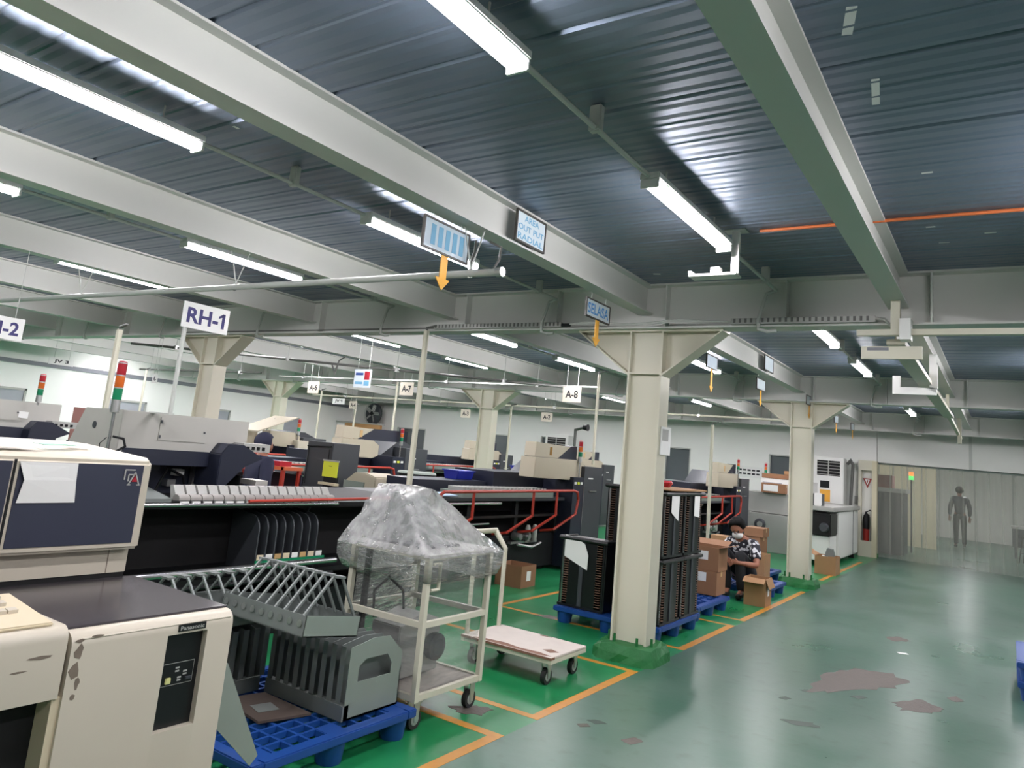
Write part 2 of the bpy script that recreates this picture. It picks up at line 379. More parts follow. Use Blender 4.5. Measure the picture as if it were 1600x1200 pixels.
# corrugated deck: one pressed sheet = three shallow pans and a lapped seam
def deck_profile():
    pr = []; w = .65; p = w / 3
    for k in range(3):
        d = .014 if k == 0 else .005
        y = k * p
        pr += [(y, d), (y + .014, d), (y + .024, 0.0)]
        for j in range(1, 6):
            t = j / 6; pr.append((y + .024 + (p - .034) * t, .0018 * math.sin(t * math.pi * 4)))
        pr.append((y + p - .010, 0.0))
    pr.append((w, .014)); return pr
pr = deck_profile()
vs = []; n = len(pr)
for x in (X0, X1):
    vs += [(x, y, CZ + z) for y, z in pr] + [(x, .65, CZ + .05), (x, 0, CZ + .05)]
N = n + 2
mb = MB().add(vs, [(i, (i + 1) % N, N + (i + 1) % N, N + i) for i in range(N)] + [tuple(range(N)), tuple(range(N, 2 * N))[::-1]])
y = 2.785 - .65 * 10
first = None
for k in range(40):
    yy = 2.785 - .65 * 10 + .65 * k
    if yy > YB - .1: break
    if first is None:
        first = mb.build('deck_panel', M_deck, ceiling, smooth=False); first.location = (0, yy, 0)
    else:
        c = first.copy(); COL.objects.link(c); c.location = (0, yy, 0)
def ibeam(L, w, h, tf=.014, tw=.010):
    """I-section along Y from 0 to L, top at 0"""
    o = [(-w / 2, 0), (w / 2, 0), (w / 2, -tf), (tw / 2, -tf), (tw / 2, -h + tf), (w / 2, -h + tf), (w / 2, -h), (-w / 2, -h), (-w / 2, -h + tf), (-tw / 2, -h + tf), (-tw / 2, -tf), (-w / 2, -tf)]
    return MB().prism(o, 'y', 0, L)
GY = [-0.03, 6.02, 12.07, 18.12]
JX = [5.9, 3.72, 1.53, -.64, -2.66, -4.85, -7.05, -9.22, -11.4, -13.55, -15.7, -17.9]
j0 = None
for b in range(3):
    for x in JX:
        if j0 is None:
            j0 = ibeam(GY[1] - GY[0] - .012, .14, .26).build('joist', M_beam, ceiling)
            for v in j0.data.vertices: v.co += Vector((0, 0, CZ))
            o = j0
        else: o = j0.copy(); COL.objects.link(o)
        o.location = (x, GY[b] + .006, 0)
g0 = None
for y in GY:
    if g0 is None:
        mbg = MB(); h = .40; w_ = .2; tf = .016; tw = .012
        o2 = [(-w_ / 2, 0), (w_ / 2, 0), (w_ / 2, -tf), (tw / 2, -tf), (tw / 2, -h + tf), (w_ / 2, -h + tf), (w_ / 2, -h), (-w_ / 2, -h), (-w_ / 2, -h + tf), (-tw / 2, -h + tf), (-tw / 2, -tf), (-w_ / 2, -tf)]
        mbg.prism([(p[0], p[1]) for p in o2], 'x', X0, X1)
        g0 = mbg.build('girder', M_beam, ceiling)
        for v in g0.data.vertices: v.co += Vector((0, 0, CZ))
        o = g0
    else: o = g0.copy(); COL.objects.link(o)
    o.location = (0, y, 0)
# joist end plates / stiffeners on the girder faces
st = None
for y in GY[1:]:
    for x in JX + [(-.64 - 2.66) / 2, (-2.66 - 4.85) / 2]:
        if st is None:
            st = MB().box(-.006, .006, -.094, .094, CZ - .384, CZ - .016).build('stiffener', M_beam, ceiling); o = st
        else: o = st.copy(); COL.objects.link(o)
        o.location = (x + .22, y, 0)
# marks on the deck: paint smears, orange conduit crossing the deck
def deckmark(x, y, L, wd, a):
    MB().obox((x, y, CZ - .0005), (wd, L, .0012), (0, 0, a)).build('paint_smear', M_paper, ceiling)
for (x, y, L, wd, a) in ((-.42, 2.5, .17, .035, .25), (-.41, 3.05, .22, .03, .12), (-.35, 4.9, .03, .05, 0), (-.3, 5.25, .02, .06, 0), (-.05, 5.1, .02, .06, 0), (-.3, 4.0, .02, .05, 0), (-3.4, 2.2, .04, .02, 0), (-2.4, 5.6, .03, .06, .3)):
    deckmark(x, y, L, wd, a)
MB().tube([(-1.3, 4.66, CZ - .012), (X1, 4.72, CZ - .012)], .011, 8).build('orange_conduit', M_orangepipe, ceiling)

# walls
wl = MB().box(X0 - .15, X0, Y0, YB + .1, 0, CZ + .05).build('wall_left', M_wall); tag(wl, kind='structure')
box('wall_band', M_band, (X0, X0 + .03, Y0, YB, 2.53, 2.63), wl)
wr = MB().box(X1, X1 + .15, Y0, YR, 0, CZ + .05).build('wall_right', M_wall); tag(wr, kind='structure')
wf = MB().box(X0, X1, Y0 - .15, Y0, 0, CZ + .05).build('wall_front', M_wall); tag(wf, kind='structure')
OX0 = -2.45; OZ = 2.10     # curtain opening
wb = thing('wall_back', (0, YB, 0), kind='structure')
WINS = [(-17.15, -15.9, .5, 2.01), (-13.36, -12.6, .9, 2.04), (-11.45, -10.9, 1.2, 2.1), (-7.55, -6.85, 1.2, 2.08), (-4.85, -4.05, 1.3, 2.1)]
xs = X0
for (a, b, c, d) in WINS:
    box('wall_panel', M_wall, (xs, a, YB, YB + .15, 0, CZ + .05), wb)
    box('wall_panel', M_wall, (a, b, YB, YB + .15, 0, c), wb); box('wall_panel', M_wall, (a, b, YB, YB + .15, d, CZ + .05), wb)
    xs = b
box('wall_panel', M_wall, (xs, OX0, YB, YB + .15, 0, CZ + .05), wb)
xp = [OX0, -.62, 1.2, 3.1, 5.0, X1]
for a, b in zip(xp[:-1], xp[1:]): box('header_panel', M_wallgrey, (a + .012, b - .012, YB, YB + .1, OZ, CZ + .05), wb)
for a in xp[1:-1]: box('header_mullion', M_conduit, (a - .03, a + .03, YB - .015, YB + .1, OZ, CZ), wb)
for k, (a, b, c, d) in enumerate(WINS):
    wn = thing('window_%d' % (k + 1), ((a + b) / 2, YB, c), kind='structure')
    box('pane', M_glassdark, (a, b, YB + .06, YB + .08, c, d), wn)
    for (p, q, r, s_) in ((a, a + .03, c, d), (b - .03, b, c, d), (a, b, c, c + .03), (a, b, d - .03, d)):
        box('window_frame', M_conduit, (p, q, YB - .01, YB + .1, r, s_), wn)
LW = [(7.2, 8.25, 1.2, 1.96), (10.15, 11.25, 1.2, 1.95), (12.7, 13.9, 1.2, 1.98), (15.6, 16.55, 1.0, 1.98)]
for k, (a, b, c, d) in enumerate(LW):
    wn = thing('window_%d' % (k + 6), (X0, (a + b) / 2, c), kind='structure')
    box('pane', M_glasslight, (X0 + .005, X0 + .02, a, b, c, d), wn)
    for (p, q, r, s_) in ((a, a + .05, c, d), (b - .05, b, c, d), (a, b, c, c + .05), (a, b, d - .05, d)):
        box('window_frame', M_mgrey, (X0 + .002, X0 + .05, p, q, r, s_), wn)
# room behind the curtain
wc = MB().box(-6.2, -6.0, YB + .15, YR, 0, 2.9).build('wall_side', M_creamcurt); tag(wc, kind='structure')
we = MB().box(-6, X1, YR, YR + .15, 0, 2.9).build('wall_end', M_wallgrey); tag(we, kind='structure')
for x in [-5.3, -4.2, -3.1, -2, -.9, .2, 1.3, 2.4]: box('panel_joint', M_conduit, (x - .03, x + .03, YR - .03, YR, 0, 2.9), we)
cb = MB().box(-6, X1, YB + .15, YR, 2.9, 3.0).build('ceiling', M_wall); tag(cb, kind='structure')
tb = thing('baseboard_back', (0, YB, 0), kind='structure')
box('baseboard_strip', M_plinth, (-2.8, OX0 + .05, YB - .06, YB, 0, .09), tb)

# steel columns
def column(x, y, label, gus=True):
    t = thing('steel_column', (x, y, 0), label, 'column', 'cream steel columns')
    top = 2.76; hd = 2.37
    for s in (-1, 1):
        box('flange', M_cream, (x + s * .15 - .009, x + s * .15 + .009, y - .1, y + .1, .1, top - .02), t)
    box('web', M_cream, (x - .141, x + .141, y - .055, y + .055, .1, top - .02), t)
    box('cap_plate', M_cream, (x - .68, x + .68, y - .1, y + .1, top - .02, top), t)
    for s in (-1, 1):
        MB().prism([(x + s * .159, hd), (x + s * .159, top - .02), (x + s * .66, top - .02)], 'y', y - .01, y + .01).build('haunch_web', M_cream, t)
        MB().prism([(x + s * .159, hd), (x + s * .66, top - .02), (x + s * .675, top - .02), (x + s * .159, hd - .02)], 'y', y - .1, y + .1).build('haunch_flange', M_cream, t)
        box('stiffener', M_cream, (x - .141, x + .141, y + (s * .06), y + s * .1, hd - .008, hd + .008), t)
    mb = MB()
    N = 20; vs = []
    for z, e in ((0, .27), (.06, .26), (.12, .235)):
        for i in range(N):
            a = 2 * math.pi * i / N; c, s = math.cos(a), math.sin(a); k = 1 / max(abs(c), abs(s)); r = e * k * (1 + random.uniform(-.035, .035))
            r = min(r, e * 1.3)
            vs.append((x + r * c * 1.0, y + r * s * .95, z + (random.uniform(-.012, .012) if z else 0)))
    fs = [(j * N + i, j * N + (i + 1) % N, (j + 1) * N + (i + 1) % N, (j + 1) * N + i) for j in range(2) for i in range(N)] + [tuple(range(2 * N, 3 * N)), tuple(range(N))[::-1]]
    mb.add(vs, fs).build('plinth', M_plinth, t)
    for dx, dy in ((-.1, -.14), (.1, -.14), (.19, -.05), (-.19, -.05)):
        MB().lathe([(.012, .1), (.012, .19), (.018, .19), (.018, .15)][:2], (x + dx, y + dy, 0), 'z', 8).build('anchor_bolt', M_plinth, t)
    return t
c1 = column(-2.62, 6.07, 'nearest cream steel column on a green plinth beside the aisle')
c2 = column(-2.62, 12.12, 'farther cream steel column beside the aisle, behind the crouching worker')
c3 = column(-9.0, 6.07, 'cream steel column behind the RH-1 sign')
c4 = column(-8.62, 12.12, 'cream steel column behind the plastic wrapped trolley, between signs A-3 and A-7')
c5 = column(-15.0, 12.12, 'cream steel column at far left, beside sign A-6')
# papers in a sleeve taped on the near column
pn = thing('notice_sleeve', (-2.42, 6.0, 1.75), 'clear sleeve with papers taped on the near column', 'notice')
MB().box(-2.458, -2.449, 6.02, 6.24, 1.68, 1.92).build('sheet', M_paper, pn)
MB().box(-2.4485, -2.4475, 6.04, 6.18, 1.80, 1.90).build('printed_block', M_mgrey, pn)

# ---------------------------------------------------------------- tube lights
def lamp():
    t = thing('tube_light', (0, 0, 0))
    hs = MB().box(-.055, .055, -.62, .62, .035, .075).build('housing', M_whitem, t, .006)
    sec = [(.045 * math.cos(a), .034 * math.sin(a)) for a in [math.pi * k / 8 + math.pi for k in range(9)]]
    sec = [(p[0], p[1] + .03) for p in sec]
    d = MB().prism(sec, 'y', -.6, .6).build('diffuser', M_lamp, t)
    for s in (-1, 1):
        MB().prism([(-.05, -.008), (.05, -.008), (.05, .036), (-.05, .036)], 'y', s * .6, s * .62).build('end_cap', M_whitem, t, .004)
        MB().tube([(0, s * .4, .075), (0, s * .4, .16)], .005, 6).build('hanger', M_conduit, t)
    return t
proto = lamp()
LY = [(1.47, 'first'), (3.95, 'second'), (7.75, 'third'), (10.1, 'fourth'), (13.6, 'fifth'), (15.95, 'sixth')]
LXS = [(2.6, 'in the unseen row added at the far right'), (.45, 'in the row just right of the aisle joist'), (-1.5, 'in the row above the aisle'), (-3.53, 'in the row above the pallets and hanging boards'), (-5.62, 'in the row above the RH-1 sign'), (-7.77, 'in the row above the A-7 machine'),  # the rightmost row is out of view, added to light the right side
       (-9.95, 'in the row behind the RH-1 sign'), (-12.1, 'in the row above the A-6 machine'), (-14.25, 'in the row left of the A-6 sign'), (-16.4, 'in the row second from the left wall'), (-18.4, 'in the row nearest the left wall')]
used = False
for x, rl in LXS:
    for y, ol in LY:
        if x == -1.5 and y == 13.6: continue
        if x == 2.6 and y in (1.47, 7.75, 13.6): continue
        if x < -9 and y == 1.47: continue
        if x == -18.4 and y in (7.75, 13.6, 15.95): continue
        if x == -3.53 and y in (7.75,): continue
        o = proto if not used else copy_tree(proto); used = True
        o.location = (x, y, 3.0)
        tag(o, '%s lit tube light from the camera %s' % (ol, rl), 'light', 'ceiling tube lights')
for x, nm in ((-4.2, 'left'), (-1.0, 'middle'), (2.0, 'right')):  # unseen lamps, added to light the room behind the curtain
    for y, ny in ((22.0, 'nearer'), (27.0, 'farther')):
        o = copy_tree(proto); o.location = (x, y, 2.76)
        tag(o, '%s added tube light of the %s row behind the strip curtain' % (ny, nm), 'light', 'added tube lights behind the curtain')
for x, nm in ((-3.53, 'over the white machine'), (.45, 'over the aisle')):  # unseen lamps, added to light the near part of the hall
    o = copy_tree(proto); o.location = (x, -1.6, 3.0); tag(o, 'added tube light behind the camera, %s' % nm, 'light', 'ceiling tube lights')

# conduit runs between the lamps, each with clips and a drop at the girder
for i, (x, rl) in enumerate(LXS):
    t = thing('lighting_conduit', (x, 0, 3.1), 'grey conduit joining the tube lights %s' % rl, 'conduit', 'lighting conduits')
    if i in (0,): x_ = x
    for b in range(3):
        y0 = GY[b] + .12; y1 = GY[b + 1] - .12
        cuts = [y0] + [q for yl, _ in LY if y0 < yl < y1 for q in (yl - .635, yl + .635)] + [y1]
        for a_, b_ in zip(cuts[::2], cuts[1::2]):
            if b_ - a_ > .05: MB().tube([(x, a_, 3.05), (x, b_, 3.05)], .013, 8).build('pipe', M_conduit, t)
        for yy in (2.75, 5.6): MB().box(x - .03, x + .03, GY[b] + yy - .02, GY[b] + yy + .02, 3.032, 3.158).build('clip', M_conduit, t, .006)
        MB().tube([(x, y1, 3.05), (x - .07, y1 - .02, 3.02), (x - .13, y1 - .03, 2.80), (x - .12, y1 - .035, 2.73), (x - .05, y1 - .04, 2.71), (x + .02, y1 - .04, 2.715)], .014, 8).build('drop_bend', M_conduit, t)

# ================================================================ NEAR MACHINE (white, bottom left)
fm = thing('insertion_machine', (-3.2, 1.2, 0), 'ivory insertion machine with navy FA panel and black control window, nearest the camera', 'machine')
def front_prof(xf, xb, z0, z1, r=.045):
    p = [(xb, z0), (xf, z0)]
    for k in range(6):
        a = k / 5 * math.pi / 2; p.append((xf - r + r * math.cos(a), z1 - r + r * math.sin(a)))
    p.append((xb, z1)); return p
XF = -2.60
cabm = MB()
cabm.prism(front_prof(XF, -3.34, 0, .862), 'y', 1.402, 1.752)
cabm.prism(front_prof(XF, -3.34, .803, .862), 'y', 1.752, 1.918); cabm.prism([(-3.34, 0), (XF, 0), (XF, .462), (-3.34, .462)], 'y', 1.752, 1.918)
cabm.prism(front_prof(XF, -3.34, 0, .862), 'y', 1.918, 2.03)
cab = cabm.build('cabinet', M_ivory, fm); fix_smooth(cab, .5)
for z in (.838, .822): MB().tube([(XF - .005, 1.43, z), (XF - .005, 2.02, z)], .0035, 6).build('ridge', M_ivory, cab)
ctl = box('control_window', M_blackpl, (XF - .06, XF - .028, 1.752, 1.918, .462, .803), fm)
MB().add([(XF - .029, 1.752, .462), (XF - .002, 1.752, .462), (XF - .002, 1.752, .803), (XF - .029, 1.752, .803)], [(0, 1, 2, 3)])
for (a, b, c, d) in ((1.77, 1.900, .690, .6915), (1.77, 1.900, .612, .6135), (1.77, 1.7712, .612, .6915), (1.8988, 1.900, .612, .6915)):
    box('printed_line', M_mgrey, (XF - .028, XF - .0272, a, b, c, d), ctl)
box('lit_button', mat('pale_yellow_button', rgb(206, 206, 140), 0.4), (XF - .028, XF - .020, 1.785, 1.807, .620, .642), ctl, .002)
box('rocker_switch', M_dgrey, (XF - .028, XF - .018, 1.868, 1.892, .626, .634), ctl)
for (a, b) in ((1.832, .672), (1.832, .660), (1.866, .655), (1.866, .645), (1.844, .636), (1.844, .626)):
    box('printed_mark', M_mgrey, (XF - .028, XF - .0272, a - .008, a + .008, b - .003, b + .003), ctl)
npl = box('name_plate', M_blackpl, (XF - .001, XF + .004, 1.79, 1.905, .812, .836), fm)
text('Panasonic', 'lettering', M_mgrey, npl, (XF + .0045, 1.8475, .8235), width=.1, height=.015, bold=.02)
# chips in the paint at the corner
for (y, z, a, b) in ((1.43, .80, .03, .05), (1.425, .74, .035, .06), (1.44, .70, .02, .04), (1.435, .655, .018, .02), (1.43, .835, .03, .012), (1.485, .842, .04, .01)):
    q = [(y + a * random.uniform(.3, .6) * math.cos(t), z + b * random.uniform(.35, .6) * math.sin(t)) for t in [k * math.pi / 5 for k in range(10)]]
    MB().prism(q, 'x', XF - .001, XF + .0008).build('paint_chip', M_chip, cab)
fas = MB().prism(front_prof(XF - .004, -3.2, .66, .885, .04), 'y', .2, 1.388).build('fascia', M_ivory, fm); fix_smooth(fas, .5)
for (y, z, a, b) in ((1.31, .8, .08, .012), (1.25, .765, .05, .006), (1.1, .72, .03, .004)):
    q = [(y + a * random.uniform(.4, .6) * math.cos(t), z + b * random.uniform(.35, .6) * math.sin(t)) for t in [k * math.pi / 6 for k in range(12)]]
    MB().prism(q, 'x', XF - .005, XF - .0032).build('paint_chip', M_chip, fas)
box('knee_recess', M_void, (-3.3, -2.70, .2, 1.375, 0, .66), fm)  # solid near-black block; the shade of the open void is put into its colour
box('recess_side', M_ivory2, (-2.95, XF - .012, 1.375, 1.402, 0, .66), fm)
con = MB().prism([(-2.64, .885), (-2.64, .897), (-2.98, .93), (-2.98, .885)], 'y', .3, 1.35).build('console', M_ivory2, fm, .004)
for (x, y) in ((-2.93, 1.20), (-2.93, 1.24), (-2.93, 1.165), (-2.86, 1.2), (-2.86, 1.235), (-2.86, 1.27), (-2.86, 1.165), (-2.78, 1.24), (-2.78, 1.275), (-2.93, 1.28)):
    z = .897 + (-2.64 - x) * .097
    MB().obox((x, y, z + .006), (.03, .03, .012), (0, .096, 0)).build('key', M_ivory, con)
wt = box('worktop', M_top, (-3.36, XF - .055, 1.392, 2.034, .862, .870), fm, .002)
box('worktop', M_top, (-3.36, -2.985, .2, 1.388, .880, .888), fm, .002)
up = box('upper_body', M_ivory, (-4.1, -3.365, .2, 1.995, .884, 1.36), fm, .006); box('shadow_strip', M_void, (-4.1, -3.37, .2, 1.99, .86, .89), fm)  # near-black strip paints the shadow and reflection along the back of the worktop
box('seam', M_chip, (-3.366, -3.3635, 1.90, 1.904, .89, 1.0), up)
# upper front block with navy panels
ub = MB().prism([(-3.3, 1.0), (-3.3, 1.385), (-3.34, 1.405), (-3.9, 1.43), (-4.1, 1.43), (-4.1, 1.36), (-3.42, 1.36), (-3.42, 1.0)], 'y', .2, 2.0).build('front_block', M_ivory, fm, .012); fix_smooth(ub, .5)
nv = box('navy_panel', M_navy, (-3.302, -3.296, 1.436, 1.957, 1.03, 1.372), fm)
box('navy_panel', M_navy, (-3.302, -3.296, .3, 1.408, 1.03, 1.372), fm)
box('panel_gap', M_void, (-3.301, -3.297, 1.414, 1.424, 1.0, 1.38), fm)
# FA logo: an outlined F over an A with a red triangle
def strokes(name, m, pts, parent, r):
    mb = MB()
    for a, b in pts: mb.tube([a, b], r, 4)
    return mb.build(name, m, parent)
lx = -3.295; ly = 1.872; lz = 1.285
strokes('logo_letter', M_mgrey, [((lx, ly, lz + .022), (lx, ly, lz + .066)), ((lx, ly, lz + .066), (lx, ly + .045, lz + .066)), ((lx, ly + .018, lz + .045), (lx, ly + .045, lz + .045)), ((lx, ly + .018, lz + .045), (lx, ly + .018, lz + .015))], nv, .004)
strokes('logo_letter', M_mgrey, [((lx, ly + .022, lz), (lx, ly + .048, lz + .055)), ((lx, ly + .048, lz + .055), (lx, ly + .072, lz)), ((lx, ly + .06, lz), (lx, ly + .076, lz)), ((lx, ly + .016, lz), (lx, ly + .032, lz))], nv, .004)
MB().prism([(ly + .036, lz + .014), (ly + .062, lz + .014), (ly + .049, lz + .04)], 'x', lx - .002, lx + .002).build('logo_triangle', M_sigred, nv)
def sheet(name, pts, m, parent=None, t=.0012):
    a = [Vector(p) for p in pts]; nrm = (a[1] - a[0]).cross(a[2] - a[0]).normalized() * t
    n = len(a)
    return MB().add(a + [p + nrm for p in a], [tuple(range(n))[::-1], tuple(range(n, 2 * n))] + [(i, (i + 1) % n, n + (i + 1) % n, n + i) for i in range(n)]).build(name, m, parent)
tag(sheet('taped_paper', [(-3.29, 1.445, 1.208), (-3.29, 1.672, 1.209), (-3.285, 1.66, 1.3), (-3.288, 1.658, 1.372), (-3.29, 1.43, 1.372), (-3.28, 1.455, 1.3)], M_paper), 'white printed sheet taped on the navy FA panel', 'paper')
tag(sheet('loose_paper', [(-3.5, 1.2, 1.433), (-3.36, 1.25, 1.425), (-3.38, 1.56, 1.425), (-3.52, 1.52, 1.434)], M_paper), 'white sheet lying on top of the ivory machine', 'paper')
tag(sheet('green_card', [(-3.55, 1.58, 1.436), (-3.47, 1.59, 1.433), (-3.49, 1.74, 1.434), (-3.55, 1.73, 1.4365)], M_siggr), 'small green card on top of the ivory machine', 'card')
tag(sheet('folded_paper', [(-3.66, 1.74, 1.437), (-3.56, 1.75, 1.433), (-3.57, 1.86, 1.434), (-3.67, 1.85, 1.4375)], M_paper), 'small folded white paper near the back of the ivory machine top', 'paper')

# ================================================================ PALLETS
def make_pallet(w=1.1, d=1.1, h=.15):
    t = thing('plastic_pallet', (0, 0, 0))
    mb = MB(); e = .07; z0, z1 = h - .045, h
    mb.box(-w / 2, w / 2, -d / 2, -d / 2 + e, z0, z1); mb.box(-w / 2, w / 2, d / 2 - e, d / 2, z0, z1)
    mb.box(-w / 2, -w / 2 + e, -d / 2 + e, d / 2 - e, z0, z1); mb.box(w / 2 - e, w / 2, -d / 2 + e, d / 2 - e, z0, z1)
    mb.build('deck_frame', M_blue, t, .006)
    g = MB(); n = 11
    for k in range(n):
        x = -w / 2 + e + (w - 2 * e) * (k + 1) / (n + 1)
        g.box(x - .008, x + .008, -d / 2 + e, d / 2 - e, z1 - .03, z1 - .002)
    for k in range(8):
        y = -d / 2 + e + (d - 2 * e) * (k + 1) / 9
        g.box(-w / 2 + e, w / 2 - e, y - .008, y + .008, z1 - .032, z1 - .003)
    gg = g.build('deck_grid', M_blue, t); tag(gg, kind='stuff')
    f0 = None
    for i in (-1, 0, 1):
        for j in (-1, 0, 1):
            if f0 is None:
                f0 = MB().lathe([(.062, 0), (.066, .01), (.078, h - .046)], (0, 0, 0), 'z', 14).build('foot', M_blue, t); fix_smooth(f0); f = f0
            else: f = f0.copy(); COL.objects.link(f)
            f.location = (i * (w / 2 - .09), j * (d / 2 - .09), 0)
        # solid pads over the feet
    for i in (-1, 0, 1):
        for j in (-1, 0, 1):
            x = i * (w / 2 - .1); y = j * (d / 2 - .1)
            box('pad', M_blue, (x - .06, x + .06, y - .06, y + .06, z1 - .03, z1 - .001), t, .004)
    return t
P0 = make_pallet(); G = 'blue plastic pallets'
def pallet(loc, rz, label, first=[True]):
    o = P0 if first[0] else copy_tree(P0); first[0] = False
    o.location = loc; o.rotation_euler.z = rz; tag(o, label, 'pallet', G); return o
pallet((-3.28, 2.89, 0), 0.0, 'blue plastic pallet carrying the grey metal card racks')
pallet((-3.16, 7.17, 0), 0.0, 'blue plastic pallet under the black board magazines')
pallet((-3.27, 8.52, 0), 0.0, 'empty end of a blue pallet between the magazines and the cartons')
pallet((-3.12, 10.6, 0), 0.0, 'blue pallet the crouching worker sits on')
pallet((-3.5, 11.9, 0), 0.0, 'blue pallet with a low pile of cartons behind the crouching worker')

# ================================================================ CARD RACKS ON THE NEAR PALLET
def card_rack(x0, x1, y0, y1, z0, h, n, label, window=True):
    t = thing('card_rack', ((x0 + x1) / 2, (y0 + y1) / 2, z0), label, 'rack', 'grey metal card racks')
    d = y1 - y0
    prof = [(y0, z0), (y1, z0), (y1, z0 + h * .72), (y0 + d * .72, z0 + h * .98), (y0 + d * .40, z0 + h), (y0, z0 + h * .93)]
    p0 = None
    for k in range(n):
        x = x0 + (x1 - x0) * k / (n - 1)
        if k == n - 1 and window:
            wy0, wy1, wz0, wz1 = y0 + d * .18, y0 + d * .8, z0 + h * .46, z0 + h * .74
            mb = MB()
            mb.prism([(y0, z0), (y1, z0), (y1, wz0), (y0, wz0)], 'x', x - .004, x)
            mb.prism([(y0, wz0), (wy0, wz0), (wy0, wz1), (wy0, z0 + h * .955), (y0, z0 + h * .93)], 'x', x - .004, x)
            mb.prism([(wy0, wz1 - .03), (wy0 + .05, wz1), (wy1 - .04, wz1), (wy1, wz1 - .05), (y1, z0 + h * .72), (y0 + d * .72, z0 + h * .98), (y0 + d * .40, z0 + h), (wy0, z0 + h * .955)], 'x', x - .004, x)
            mb.prism([(wy1, wz0), (y1, wz0), (y1, z0 + h * .72), (wy1, wz1 - .05)], 'x', x - .004, x)
            mb.build('end_panel', M_galvg, t)
        elif p0 is None:
            p0 = MB().prism(prof, 'x', x - .002, x + .002).build('divider', M_galv, t)
            l0 = MB().box(x - .002, x + .034, y0 - .001, y0 + .003, z0 + .07, z0 + h * .92).build('divider_lip', M_galv, p0)
        else:
            q = share(p0, t, (x - x0, 0, 0)); l = l0.copy(); COL.objects.link(l); l.parent = q
    box('front_channel', M_galv, (x0, x1, y0 - .012, y0 + .03, z0, z0 + .075), t)
    box('base_tray', M_galv, (x0, x1, y0, y1, z0, z0 + .01), t)
    box('back_plate', M_galv, (x0, x1, y1 - .006, y1, z0, z0 + h * .5), t)
    return t
card_rack(-3.46, -2.85, 2.99, 3.40, .152, .385, 10, 'grey card rack with upright dividers and a slotted end panel, standing foremost on the pallet')
rk2 = card_rack(-3.93, -3.43, 2.56, 2.89, .152, .36, 8, 'dark grey card rack with upright dividers tucked behind the control cabinet corner', False); rk2.rotation_euler.z = math.pi / 2
def bar_tray(t, x0, x1, y0, y1, z0, zt, zr, n, along):
    """open tray with folded walls and inverted-V bars on top; along = axis the bars are spaced on"""
    box('tray_floor', M_galv, (x0, x1, y0, y1, z0, z0 + .006), t)
    a = box('tray_wall', M_galvg, (x1 - .004, x1, y0, y1, z0, zt), t); b = box('tray_wall', M_galv, (x0, x0 + .004, y0, y1, z0, zt), t)
    c = box('tray_wall', M_galv, (x0, x1, y0, y0 + .004, z0, zt), t); d = box('tray_wall', M_galv, (x0, x1, y1 - .004, y1, z0, zt), t)
    xm = (x0 + x1) / 2; ym = (y0 + y1) / 2
    for k in range(n):
        u = (k + .5) / n
        if along == 'x':
            x = x0 + (x1 - x0) * u
            MB().tube([(x, y0 + .01, zt - .01), (x, ym - .03, zr), (x, ym + .03, zr), (x, y1 - .01, zt - .01)], .008, 4).build('bar', M_galv, t)
            MB().lathe([(.017, -.0045), (.013, -.001)], (x, y0 - .001, (z0 + zt) / 2 + .01), 'y', 12).build('dimple', M_alu, c)
        else:
            y = y0 + (y1 - y0) * u
            MB().tube([(x1 - .01, y, zt - .01), (xm + .03, y, zr), (xm - .03, y, zr), (x0 + .01, y, zt - .01)], .008, 4).build('bar', M_galv, t)
            MB().lathe([(.013, .001), (.017, .0045)], (x1 + .000, y, (z0 + zt) / 2 + .01), 'x', 12).build('dimple', M_alu, a)
    if along == 'x':
        pl = MB()
        for k in range(n): x = x0 + (x1 - x0) * (k + .5) / n; pl.box(x - .022, x + .022, ym - .035, ym + .035, zr - .003, zr + .008)
        pl.build('ridge_tabs', M_galv, t)
    else:
        pl = MB()
        for k in range(n): y = y0 + (y1 - y0) * (k + .5) / n; pl.box(xm - .035, xm + .035, y - .022, y + .022, zr - .003, zr + .008)
        pl.build('ridge_tabs', M_galv, t)
r2 = thing('bar_rack', (-3.18, 2.85, .60), 'grey bar rack with dimpled tray lying across the top of the card racks', 'rack')
bar_tray(r2, -3.5, -2.85, 2.64, 3.02, .585, .685, .87, 9, 'x'); r2.rotation_euler.x = -.13
r3 = thing('bar_rack', (-3.68, 2.68, .515), 'grey bar rack with dimpled tray just behind the ivory control cabinet', 'rack')
bar_tray(r3, -3.86, -3.50, 2.38, 2.93, .515, .635, .77, 6, 'y')
lp = thing('leaning_plate', (-2.74, 2.3, .15), 'pale grey folded plate leaning on the near corner of the pallet', 'plate')
MB().add([(-2.80, 2.14, .57), (-2.79, 2.185, .59), (-2.738, 2.372, .19), (-2.738, 2.335, .157), (-2.775, 2.13, .37),
          (-2.806, 2.14, .57), (-2.796, 2.185, .59), (-2.744, 2.372, .19), (-2.744, 2.335, .157), (-2.781, 2.13, .37)],
         [(0, 1, 2, 3, 4), (9, 8, 7, 6, 5), (0, 5, 6, 1), (1, 6, 7, 2), (2, 7, 8, 3), (3, 8, 9, 4), (4, 9, 5, 0)]).build('plate', M_galvg, lp)
MB().add([(-2.79, 2.185, .59), (-2.84, 2.20, .59), (-2.84, 2.225, .53), (-2.785, 2.21, .53)], [(0, 1, 2, 3), (3, 2, 1, 0)]).build('folded_lip', M_galv, lp)
cbd = sheet('cardboard_sheet', [(-3.48, 2.72, .153), (-3.1, 2.66, .153), (-3.02, 2.93, .153), (-3.42, 2.95, .153)], mat('dark_cardboard', rgb(84, 72, 66), .85, var=.15), t=.012)
tag(cbd, 'torn brown cardboard sheet lying on the near pallet', 'cardboard')
